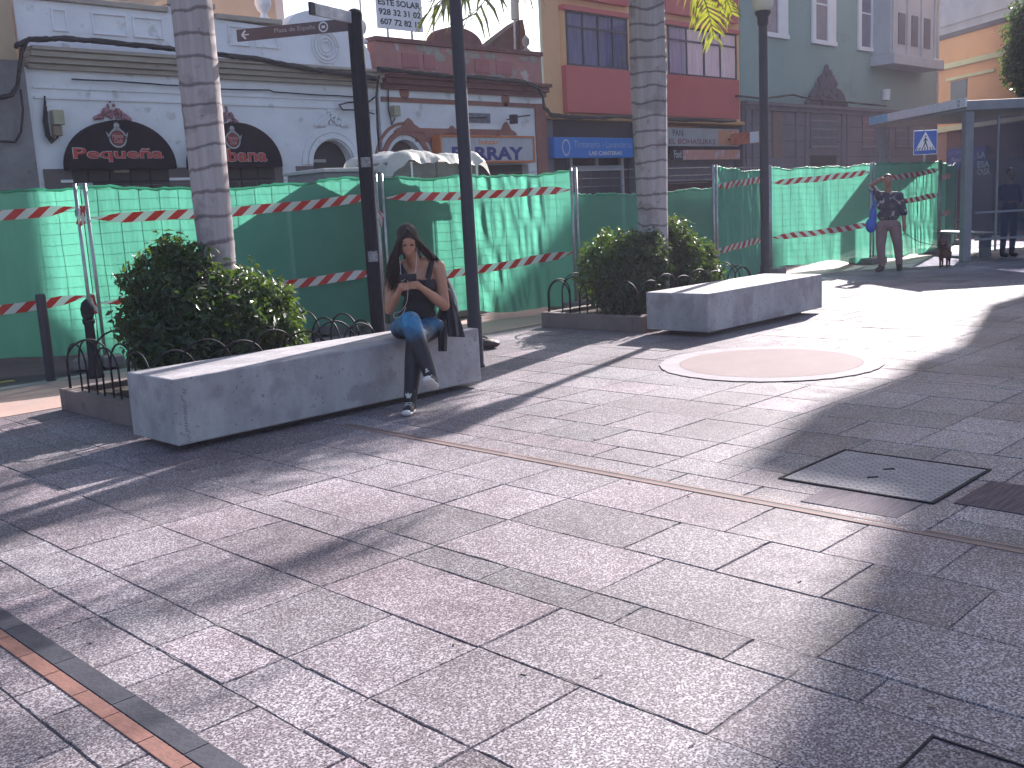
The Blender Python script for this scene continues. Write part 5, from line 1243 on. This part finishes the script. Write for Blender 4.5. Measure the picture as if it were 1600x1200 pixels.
shp = [('e', pel+Z*.03, (.165, .13, .11), RB), ('e', waist, (.125, .095, .12), RB), ('e', chest, (.155, .10, .15), RB), ('e', Wp(652, 421, .07), (.165, .075, .06), RB),
       ('e', chest+rr_*-.065+ff*.075-Z*.02, (.062, .055, .062), RB), ('e', chest+rr_*.065+ff*.075-Z*.02, (.062, .055, .062), RB),
       ('t', [nb_-Z*.02, hc-ff*.02-Z*.03], [.056, .050]),
       ('t', [sL, eL, (eL*.5+wL*.5), wL], [.056, .046, .040, .026]), ('t', [sR, eR, (eR*.5+wR*.5), wR], [.058, .048, .042, .027]),
       ('t', [Wp(634, 414, .08), sL], [.05, .05]), ('t', [Wp(664, 410, .08), sR], [.05, .052]),
       # head: skull, face, jaw, nose, lips, brows, ears
       ('e', H(0, -.015, .025), (.073, .090, .092), HR), ('e', H(0, .030, -.030), (.060, .062, .075), HR), ('e', H(0, .050, -.088), (.030, .030, .024), HR),
       ('t', [H(0, .086, .015), H(0, .104, -.022)], [.008, .013]), ('e', H(0, .089, -.058), (.021, .011, .007), HR), ('e', H(0, .087, -.068), (.019, .011, .007), HR),
       ('e', H(-.030, .078, .026), (.020, .012, .007), HR), ('e', H(.030, .078, .026), (.020, .012, .007), HR), ('e', H(-.074, 0, -.01), (.010, .020, .030), HR), ('e', H(.074, 0, -.01), (.010, .020, .030), HR)]
ph = Wp(637, 434, .36)
def hand(wr, side, ph):
    out = []; palm = wr.lerp(ph-Z*.035+rr_*side*.030, .62); out.append(('t', [wr, palm], [.024, .030])); out.append(('e', palm, (.032, .030, .034), RB))
    for k in range(4):
        b_ = palm+Z*(.020-.015*k)+rr_*(-side*.010)+ff*.012; m1 = b_+ff*.026+rr_*(-side*.012)+Z*.004; m2 = m1+rr_*(-side*(.026-.003*abs(k-1)))+ff*.004; e_ = m2+rr_*(-side*.016)-ff*.016
        out.append(('t', [b_, m1, m2, e_], [.0105, .0095, .0085, .007]))
    th0 = palm+Z*.012-ff*.004+rr_*(-side*.006); out.append(('t', [th0, th0+Z*.032+rr_*(-side*.004), th0+Z*.052+rr_*(-side*.026)], [.013, .0105, .008])); return out
shp += hand(wL, -1, ph)+hand(wR, 1, ph)
body('body', skin, w, shp, .0045, 4)
for s_ in (-1, 1): part(MB().ell(H(.030*s_, .080, .008), (.013, .010, .007), 12, 8, R=HR), 'eye', M('eye_dark', (.05, .03, .025), rough=.2), w, smooth=True)
part(MB().ell(H(0, .096, -.063), (.017, .007, .0035), 12, 6, R=HR), 'lips', M('lip', (.32, .10, .09), rough=.4), w, smooth=True)
# tank top over the torso with two straps
top = [('e', pel+Z*.06, (.162, .130, .12), RB), ('e', waist, (.137, .110, .13), RB), ('e', chest-Z*.035, (.168, .112, .125), RB),
       ('e', chest+rr_*-.065+ff*.08-Z*.03, (.07, .062, .062), RB), ('e', chest+rr_*.065+ff*.08-Z*.03, (.07, .062, .062), RB),
       ('t', [chest+rr_*.085+ff*.09+Z*.03, Wp(674, 412, .13), Wp(676, 404, .06), chest+rr_*.09-ff*.10+Z*.05], [.024, .022, .022, .03]),
       ('t', [chest-rr_*.085+ff*.09+Z*.03, Wp(626, 417, .13), Wp(625, 409, .06), chest-rr_*.09-ff*.10+Z*.05], [.024, .022, .022, .03]),
       ('e', chest-ff*.055+Z*.03, (.135, .06, .11), RB)]
body('tank_top', black_cloth, w, top, .006, 3)
# leggings: near leg stretched to the ground, far leg crossed over it
hipL, hipR = Wp(634, 512, .03), Wp(671, 512, .03)
kneeT = Wp(641, 503, .50); ankT = Wp(672, 586, .70); kneeB = Wp(650, 528, .46); ankB = Wp(641, 622, .68)
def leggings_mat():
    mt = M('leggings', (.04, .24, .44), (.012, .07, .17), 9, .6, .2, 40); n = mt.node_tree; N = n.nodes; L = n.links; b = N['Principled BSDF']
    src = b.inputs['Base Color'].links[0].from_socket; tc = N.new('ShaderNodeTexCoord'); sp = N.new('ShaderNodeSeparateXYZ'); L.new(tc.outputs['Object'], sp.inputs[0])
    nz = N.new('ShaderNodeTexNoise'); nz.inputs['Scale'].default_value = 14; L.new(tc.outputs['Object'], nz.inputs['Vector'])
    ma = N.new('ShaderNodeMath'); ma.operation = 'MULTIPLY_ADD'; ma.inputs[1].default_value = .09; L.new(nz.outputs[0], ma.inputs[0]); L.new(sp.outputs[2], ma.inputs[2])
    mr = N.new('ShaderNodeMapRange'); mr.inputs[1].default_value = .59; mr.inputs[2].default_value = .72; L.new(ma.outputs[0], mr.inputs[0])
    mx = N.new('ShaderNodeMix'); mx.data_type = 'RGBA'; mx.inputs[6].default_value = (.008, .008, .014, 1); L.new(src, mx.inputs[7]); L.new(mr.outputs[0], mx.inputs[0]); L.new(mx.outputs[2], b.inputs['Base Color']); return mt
leg = [('e', pel-Z*.02, (.175, .145, .085), RB), ('t', [hipL, kneeT, (kneeT*.62+ankT*.38), ankT], [.108, .086, .076, .050]),
       ('t', [hipR, kneeB, (kneeB*.62+ankB*.38), ankB], [.108, .080, .074, .050]), ('e', hipR+ff*.03+rr_*.03, (.10, .12, .085), RB), ('e', hipL+ff*.05-rr_*.03, (.10, .14, .09), RB)]
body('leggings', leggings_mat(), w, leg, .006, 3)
# high-top shoes
shoe_b = M('black_suede', (.02, .02, .026), (.03, .03, .036), 20, .8, .3, 80); shoe_w = M('white_rubber', (.66, .62, .62), (.56, .52, .52), 10, .5)
def shoe(ank, toe, up_):
    d = (toe-ank); d = (d-up_*d.dot(up_)).normalized(); sd_ = d.cross(up_).normalized(); RS = Matrix((sd_, d, up_)).transposed(); heel = ank-up_*.085
    s = body('shoe', shoe_b, w, [('t', [ank+up_*.045, ank-up_*.05], [.050, .046]), ('e', heel+d*.02+up_*.02, (.042, .075, .042), RS), ('e', heel+d*.09+up_*.008, (.043, .085, .034), RS)], .005, 3)
    body('sole', shoe_w, s, [('e', heel+d*.045-up_*.018, (.042, .105, .014), RS), ('e', heel+d*.125-up_*.012, (.044, .062, .016), RS), ('e', heel+d*.165+up_*.002, (.036, .028, .020), RS)], .004, 2)
    c = ank+d*.052+up_*.012; c += d*.003
    mb = MB()
    for a in (-38, 0, 38):
        q = math.radians(a); ax = up_*math.cos(q)+sd_*math.sin(q); bx = sd_*math.cos(q)-up_*math.sin(q)
        V = [c+ax*(.022+.018*math.cos(i*.524))+bx*.0085*math.sin(i*.524)+d*(.002-abs(math.sin(q))*.014) for i in range(12)]; mb.add(V, [tuple(range(12))])
    mb.obox(c+ax*0+up_*.002+d*.002, sd_*.016, up_*.004, d*.0012)
    part(mb, 'logo', shoe_w, s)
    mb = MB()
    for k in range(4): mb.obox(heel+d*(.055+.022*k)+up_*(.055-.010*k), sd_*.026, d*.003, up_*.004)
    part(mb, 'laces', shoe_w, s)
shoe(ankT, Wp(678, 614, .88), ((kneeT-ankT).normalized()*.85+ff*-.1).normalized()); shoe(Vector((ankB.x, ankB.y, .115)), gnd(634, 652), Z)
# hair: cap and long strands falling to both sides
body('hair', hair_m, w, [('e', H(0, -.030, .048), (.088, .098, .096), HR), ('e', H(-.060, .0, -.02), (.032, .062, .09), HR), ('e', H(.064, -.02, -.01), (.030, .060, .09), HR),
     ('t', [H(-.062, .02, .02), Wp(616, 408, .20), Wp(614, 432, .20), Wp(612, 452, .18)], [.034, .032, .026, .012]), ('t', [H(.066, -.01, .01), Wp(668, 398, .12), Wp(680, 414, .04)], [.030, .028, .018]),
     ('t', [H(0, -.09, .02), Wp(650, 420, -.06), Wp(652, 450, -.06)], [.075, .075, .045])], .006, 3)
R = random.Random(17); mb = MB()
for i in range(330):
    s_ = -1 if R.random() < .62 else 1; a = R.uniform(0, 1)
    p0 = H(s_*.012*a, .055-.13*a, .142-.02*a); p1 = H(s_*(.066+R.uniform(0, .012)), .055-.09*a+R.uniform(-.01, .01), .04)
    if s_ < 0: p2 = Wp(615+R.uniform(-12, 10), 406, .20+R.uniform(-.06, .07)); p3 = Wp(612+R.uniform(-12, 13), 432+R.uniform(-8, 26), .20+R.uniform(-.06, .06))
    else: p2 = Wp(669+R.uniform(-7, 9), 396, .12+R.uniform(-.05, .05)); p3 = Wp(682+R.uniform(-8, 10), 415+R.uniform(-6, 10), .06+R.uniform(-.04, .04))
    q = []
    for k in range(10):
        t_ = k/9; b_ = [(1-t_)**3, 3*t_*(1-t_)**2, 3*t_*t_*(1-t_), t_**3]; q.append(p0*b_[0]+p1*b_[1]+p2*b_[2]+p3*b_[3])
    mb.tube(q, [.0035]*7+[.003, .002, .001], 4)
part(mb, 'hair_strands', hair_m, w, smooth=True)
# phone and earphones
t = empty('smartphone', ph, 0, 'dark phone held in both hands of the seated woman', 'phone')
o = part(MB().obox(ph, rr_*.070, (ff*.5+Z*.86).normalized()*.036, (ff*-.86+Z*.5).normalized()*.005), 'case', M('phone_black', (.02, .02, .025), (.05, .05, .055), 3, .2), t, bevel=.004)
part(MB().obox(ph+(ff*-.86+Z*.5).normalized()*.0056, rr_*.064, (ff*.5+Z*.86).normalized()*.032, (ff*-.86+Z*.5).normalized()*.0004), 'screen', M('phone_screen', (.08, .10, .11), rough=.1), t)
def smooth_path(pts, n=6):
    P_ = [Vector(p) for p in pts]; out = []
    for i in range(len(P_)-1):
        p0 = P_[max(i-1, 0)]; p1 = P_[i]; p2 = P_[i+1]; p3 = P_[min(i+2, len(P_)-1)]
        for k in range(n):
            t_ = k/n; out.append(.5*((2*p1)+(p2-p0)*t_+(2*p0-5*p1+4*p2-p3)*t_*t_+(3*p1-p0-3*p2+p3)*t_**3))
    return out+[P_[-1]]
mb = MB(); c1 = [ph-Z*.02, Wp(637, 462, .38), Wp(634, 476, .34), Wp(625, 487, .30), Wp(616, 489, .30), Wp(617, 497, .34), Wp(628, 492, .36), Wp(634, 480, .33)]
mb.tube(smooth_path(c1), .0022, 5); mb.tube(smooth_path([H(-.076, .012, -.02), Wp(626, 420, .30), Wp(627, 438, .36), ph-Z*.01-rr_*.02]), .0018, 5); mb.tube(smooth_path([H(.076, .012, -.02), Wp(650, 418, .28), Wp(647, 432, .34), ph-Z*.01+rr_*.02]), .0018, 5)
tag(mb.build('earphones', shoe_w, smooth=True), 'thin white earphone cable hanging from the phone to her lap', 'earphones')
# black jacket hanging over the bench beside her and a dark backpack
def draped(name, outline, fd, th, mat, label, cat, seed):
    R = random.Random(seed); n = len(outline)
    nu, nv = 16, 26; Lf, Rt = outline; V = []; Fc = []
    def interp(poly, v):
        ks = v*(len(poly)-1); k = min(int(ks), len(poly)-2); a, b = poly[k], poly[k+1]; q = ks-k; return tuple(a[i]*(1-q)+b[i]*q for i in range(3))
    for side in (0, 1):
        for j in range(nv+1):
            for i in range(nu+1):
                a = interp(Lf, j/nv); b = interp(Rt, j/nv); u = i/nu; px = a[0]*(1-u)+b[0]*u; py = a[1]*(1-u)+b[1]*u; f_ = a[2]*(1-u)+b[2]*u
                bulge = math.sin(math.pi*u)**.6*th*(1 if side == 0 else -.6); fold = .014*math.sin(u*13+j*.10+seed)*(.3+j/nv)
                V.append(Wp(px, py, fd+f_+bulge+fold))
    k2 = (nv+1)*(nu+1)
    for side in (0, 1):
        for j in range(nv):
            for i in range(nu): c = side*k2+j*(nu+1)+i; Fc.append((c, c+1, c+nu+2, c+nu+1))
    edge = [i for i in range(nu+1)]+[j*(nu+1)+nu for j in range(1, nv+1)]+[nv*(nu+1)+i for i in range(nu-1, -1, -1)]+[j*(nu+1) for j in range(nv-1, 0, -1)]
    for a, b in zip(edge, edge[1:]+edge[:1]): Fc.append((a, b, b+k2, a+k2))
    mb = MB(); mb.add(V, Fc); o = mb.build(name, mat, smooth=True); tag(o, label, cat); return o
bag = empty('backpack', Wp(700, 500, -.1), 0, 'dark backpack with pale piping leaning against the back of the seated woman', 'backpack')
body('bag_body', M('dark_nylon', (.022, .022, .03), (.03, .03, .04), 8, .6, .3, 40), bag, [('e', Wp(697, 470, -.15), (.075, .10, .15), RB), ('e', Wp(700, 498, -.15), (.10, .11, .12), RB), ('t', [Wp(686, 418, .0), Wp(699, 440, -.08), Wp(700, 462, -.12)], [.018, .02, .03])], .008, 3)
part(MB().tube(smooth_path([Wp(700, 436, -.02), Wp(707, 452, -.03), Wp(713, 470, -.03), Wp(716, 488, -.03)]), [.006]+[.010]*17+[.006], 8), 'piping', shoe_w, bag, smooth=True)
jk = draped('jacket', ([(686, 470, -.05), (685, 500, .0), (684, 520, .16), (685, 549, .20)], [(697, 470, -.04), (699, 500, .02), (699, 520, .17), (698, 549, .21)]), .0, .02, black_cloth, 'black sleeve hanging down the front of the bench beside the woman', 'jacket', 3)
draped('jacket', ([(694, 452, -.04), (696, 485, .0), (698, 510, .06), (700, 526, .14)], [(702, 450, -.06), (714, 482, -.04), (722, 508, .05), (727, 527, .12)]), .02, .03, black_cloth, 'black jacket draped over the backpack at the right end of the long bench', 'jacket', 5)
# dark bag lying behind the bench end
bp_ = gnd(757, 545); t = empty('pouch', bp_, 0, 'small dark reddish brown bag lying on the ground behind the bench end', 'bag')
body('pouch_body', M('oxblood_leather', (.060, .030, .032), (.04, .02, .022), 8, .55, .3, 40), t, [('e', bp_+Z*.055, (.15, .09, .06), RB), ('e', bp_+Z*.05+rr_*.06, (.12, .09, .05), RB)], .008, 3)
part(MB().tube(smooth_path([bp_+Z*.10-rr_*.05, bp_+Z*.135-rr_*.02, bp_+Z*.13+rr_*.02, bp_+Z*.10+rr_*.05]), .009, 6), 'handle', black_cloth, t, smooth=True)

# --- walking man
B1 = Vector((18.25, 8.28, 0)); f1 = Vector((-.86, -.51, 0)).normalized(); r1 = Vector((.51, -.86, 0)).normalized()
def Mp(px, py, fd=0):
    d = ray(px, py); k = (B1+f1*fd-CAM).dot(f1)/d.dot(f1); return CAM+d*k
R1 = Matrix((r1, f1, Z)).transposed()
t = empty('person', (B1.x, B1.y, 0), 0, 'man in a dark floral shirt and dusty pink trousers standing by the far fence, hand raised to his head', 'person')
t['label'] = 'man in dark floral shirt and dusty pink trousers by the fence, hand raised'
hd = Mp(1387, 283, .04)
sl_, sr_ = Mp(1372, 306), Mp(1405, 306); el_, er_ = Mp(1360, 290, .02), Mp(1412, 334, .0); wl_, wr_ = Mp(1376, 281, .12), Mp(1413, 355, .10)
def hand2(p, d, side):
    out = [('e', p+d*.04, (.035, .025, .045), R1)]
    for k in range(4): out.append(('t', [p+d*.07+f1*(.02-.013*k), p+d*.11+f1*(.02-.013*k), p+d*(.145-.006*abs(k-1))+f1*(.015-.012*k)-r1*side*.01], [.010, .009, .008]))
    out.append(('t', [p+d*.02+f1*.03, p+d*.06+f1*.05], [.012, .009])); return out
body('body', skin2, t, [('e', hd+Z*.02, (.078, .095, .10), R1), ('e', hd+f1*.03-Z*.045, (.062, .065, .075), R1), ('e', hd+f1*.105-Z*.01, (.014, .018, .025), R1), ('e', hd-r1*.08, (.012, .02, .03), R1), ('e', hd+r1*.08, (.012, .02, .03), R1),
     ('t', [Mp(1388, 302), hd-Z*.03], [.062, .058]), ('e', Mp(1388, 322), (.17, .11, .20), R1), ('t', [sl_, el_, wl_], [.05, .04, .03]), ('t', [sr_, er_, wr_], [.05, .042, .03])]
     +hand2(wl_, (hd-wl_).normalized()*.6+Z*.4, -1)+hand2(wr_, -Z, 1), .009, 3)
body('hair', M('short_dark_hair', (.03, .02, .016), rough=.6), t, [('e', hd+Z*.045-f1*.015, (.083, .096, .088), R1)], .009, 2)
floral = M('floral_shirt', (.045, .04, .075), (.02, .02, .035), 6, .8, stain=((.42, .38, .34), 10, .56, .8), speck=((.16, .19, .05), 6, .60, .8))
body('shirt', floral, t, [('e', Mp(1388, 318), (.205, .135, .18), R1), ('e', Mp(1388, 336), (.195, .135, .14), R1), ('t', [Mp(1376, 306), Mp(1400, 306)], [.08, .08]), ('t', [sl_, el_.lerp(sl_, .2)], [.075, .062]), ('t', [sr_, er_.lerp(sr_, .05)], [.078, .07])], .010, 3)
pink_t = M('dusty_pink_trousers', (.26, .15, .155), (.20, .115, .12), 5, .85, .3, 30)
body('trousers', pink_t, t, [('e', Mp(1388, 350), (.185, .135, .12), R1), ('t', [Mp(1378, 354), Mp(1376, 384, .05), Mp(1378, 414, .0)], [.115, .085, .062]), ('t', [Mp(1398, 354), Mp(1403, 382, -.02), Mp(1405, 410, -.06)], [.115, .085, .062])], .010, 3)
dshoe = M('dark_shoes', (.03, .025, .03), rough=.6)
for p, q in ((Mp(1377, 418), Mp(1371, 423, .16)), (Mp(1405, 414, -.06), Mp(1405, 420, .08))):
    p = Vector((p.x, p.y, .06)); q = Vector((q.x, q.y, .045)); body('shoe', dshoe, t, [('t', [p, q], [.055, .045]), ('t', [p+Z*.05, p], [.055, .055])], .009, 2)
part(MB().tube([wr_+Z*.03+r1*0, wr_+Z*.0], .040, 12), 'wristband', letter_red, t, smooth=True)
bl_ = M('blue_plastic_bag', (.02, .10, .50), (.015, .07, .38), 6, .4, .5, 25)
t2 = empty('shopping_bag', Mp(1363, 345), 0, 'bright blue plastic bag hanging from the raised arm of the man', 'bag')
body('bag_body', bl_, t2, [('e', Mp(1361, 352, .02), (.10, .06, .14), R1), ('e', Mp(1364, 338, .02), (.07, .05, .17), R1), ('t', [Mp(1365, 325, .02), Mp(1369, 316, .04)], [.04, .02])], .010, 2)
part(MB().tube([Mp(1367, 322, .04), Mp(1363, 305, .06), Mp(1361, 293, .05)], .012, 6), 'handle', bl_, t2, smooth=True)
# dog on a leash, seen from the front, standing
dp = gnd(1476, 417); dr = r1; df = (f1*.9+r1*-.25).normalized(); ds = Vector((-df.y, df.x, 0)); RD = Matrix((ds, df, Z)).transposed()
t = empty('dog', dp, 0, 'small reddish brown dog standing on a leash near the shelter post', 'dog')
dfur = M('reddish_brown_fur', (.13, .055, .04), (.08, .035, .028), 14, .9, .6, 60)
def dg_(s, f, z): return dp+ds*s+df*f+Z*z
sh = [('t', [dg_(0, .16, .29), dg_(0, 0, .285), dg_(0, -.17, .29)], [.088, .080, .062]), ('e', dg_(0, .17, .27), (.075, .08, .10), RD), ('t', [dg_(0, .20, .34), dg_(0, .27, .43)], [.05, .042]),
      ('e', dg_(0, .29, .455), (.052, .065, .052), RD), ('t', [dg_(0, .33, .445), dg_(0, .40, .43)], [.032, .022]), ('t', [dg_(0, -.20, .31), dg_(0, -.28, .37), dg_(0, -.31, .45)], [.02, .014, .009])]
for s in (-1, 1):
    sh += [('t', [dg_(s*.055, .18, .24), dg_(s*.058, .16, .14), dg_(s*.058, .17, .03)], [.036, .022, .018]), ('e', dg_(s*.058, .19, .018), (.022, .034, .018), RD),
           ('t', [dg_(s*.055, -.15, .25), dg_(s*.065, -.10, .16), dg_(s*.06, -.20, .10), dg_(s*.06, -.18, .03)], [.052, .032, .018, .016]), ('e', dg_(s*.06, -.16, .018), (.02, .032, .018), RD),
           ('t', [dg_(s*.042, .27, .495), dg_(s*.070, .275, .455), dg_(s*.072, .285, .41)], [.014, .022, .012])]
body('body', dfur, t, sh, .007, 2)
part(MB().ell(dg_(0, .425, .435), (.013, .01, .011), 10, 6), 'nose', letter_dark, t, smooth=True)
part(MB().tube([dg_(.05*math.cos(i*.523), .235+.02*math.sin(i*.523), .375+.045*math.sin(i*.523)) for i in range(13)], .008, 6), 'collar', letter_dark, t, smooth=True)
ls = MB(); ls.tube(smooth_path([wr_-Z*.10, wr_.lerp(dg_(0, .24, .40), .4)-Z*.13, dg_(0, .24, .40)]), .006, 6)
tag(ls.build('leash', letter_dark, smooth=True), 'thin dark leash running from the hand of the man to the dog', 'leash')
# --- person waiting inside the shelter
c0 = Vector((22.0, 7.5, 0)); fB = -ud; rB = wd; RBm = Matrix((rB, fB, Z)).transposed()
t = empty('person', c0, 0, 'person in dark blue clothes standing behind the shelter glass at the right edge', 'person')
def S3(r, f, z): return c0+rB*r+fB*f+Z*z
navy = M('navy_clothes', (.035, .04, .10), (.025, .028, .07), 6, .85)
body('body', skin2, t, [('e', S3(0, .03, 1.66), (.075, .09, .10), RBm), ('e', S3(0, .06, 1.59), (.055, .055, .06), RBm), ('t', [S3(0, 0, 1.46), S3(0, .02, 1.60)], [.055, .05]), ('t', [S3(.25, .05, 1.06), S3(.22, .16, .84)], [.036, .026]), ('t', [S3(-.25, .05, 1.06), S3(-.10, .28, 1.10)], [.036, .026])]
     +[('t', [S3(.22, .16, .84), S3(.215-.012*k, .18+.012*k, .75)], [.016, .009]) for k in range(5)]+[('t', [S3(-.10, .28, 1.10), S3(-.03, .32-.012*k, 1.11)], [.016, .009]) for k in range(5)], .010, 2)
body('hair', M('short_dark_hair', (.03, .02, .016)), t, [('e', S3(0, .01, 1.69), (.082, .092, .092), RBm)], .010, 2)
body('jacket', navy, t, [('e', S3(0, 0, 1.22), (.18, .12, .24), RBm), ('e', S3(0, 0, 1.0), (.165, .12, .12), RBm), ('t', [S3(-.13, 0, 1.39), S3(.13, 0, 1.39)], [.07, .07]), ('t', [S3(.18, 0, 1.38), S3(.25, 0, 1.10)], [.060, .048]), ('t', [S3(-.18, 0, 1.38), S3(-.25, .0, 1.10), S3(-.16, .20, 1.08)], [.060, .048, .042])], .010, 3)
body('trousers', navy, t, [('e', S3(0, 0, .92), (.16, .125, .11), RBm), ('t', [S3(.09, 0, .88), S3(.10, .02, .48), S3(.10, -.02, .08)], [.092, .068, .05]), ('t', [S3(-.09, 0, .88), S3(-.10, .02, .48), S3(-.10, -.02, .08)], [.092, .068, .05])], .010, 3)
for s in (-1, 1): body('shoe', dshoe, t, [('t', [S3(s*.10, -.02, .05), S3(s*.10, .15, .04)], [.048, .04])], .010, 2)

# --- tree at the right edge
tx, ty = 31.2, 9.55
t = empty('tree', (tx, ty, 0), 0, 'dense dark street tree with sunlit edge leaves at the top right corner', 'tree')
tb = M('tree_bark', (.12, .09, .07), (.08, .06, .05), 8, .9, .8, 30)
mb = MB(); mb.tube([(tx, ty, 0), (tx+.05, ty, 1.4), (tx, ty+.05, 3.0)], [.17, .13, .11], 12)
R = random.Random(9)
for i in range(9):
    a = i*.7; e = (tx+math.cos(a)*.8, ty+math.sin(a)*.8, 4.7+R.uniform(-.5, 1.2)); mb.tube([(tx, ty+.05, 2.9), ((tx+e[0])/2, (ty+e[1])/2, 3.8), e], [.09, .05, .02], 7)
part(mb, 'trunk', tb, t, smooth=True)
leaves('crown', [(tx, ty, 5.2, 1.15, 1.15, 1.2), (tx-.2, ty+.3, 4.5, .85, .85, .75), (tx+.2, ty-.3, 5.6, 1.0, 1.0, .9), (tx-.1, ty+.2, 5.9, .85, .85, .7), (tx, ty+.35, 4.05, .6, .6, .5)], 26000, .075, leaf_tree, t, 41)

# ---------------------------------------------------------------- thin tinted volume added to imitate lens veiling glare
hz = bpy.data.materials.new('glare_veil_volume'); hz.use_nodes = True; n = hz.node_tree; n.nodes.clear()
pv = n.nodes.new('ShaderNodeVolumePrincipled'); pv.inputs['Color'].default_value = (.86, .80, .98, 1); pv.inputs['Density'].default_value = .0013; pv.inputs['Anisotropy'].default_value = .3
ou = n.nodes.new('ShaderNodeOutputMaterial'); n.links.new(pv.outputs[0], ou.inputs['Volume'])
tag(MB().box(-25, 75, -25, 45, -1.2, 21.5).build('glare_veil', hz), kind='stuff')
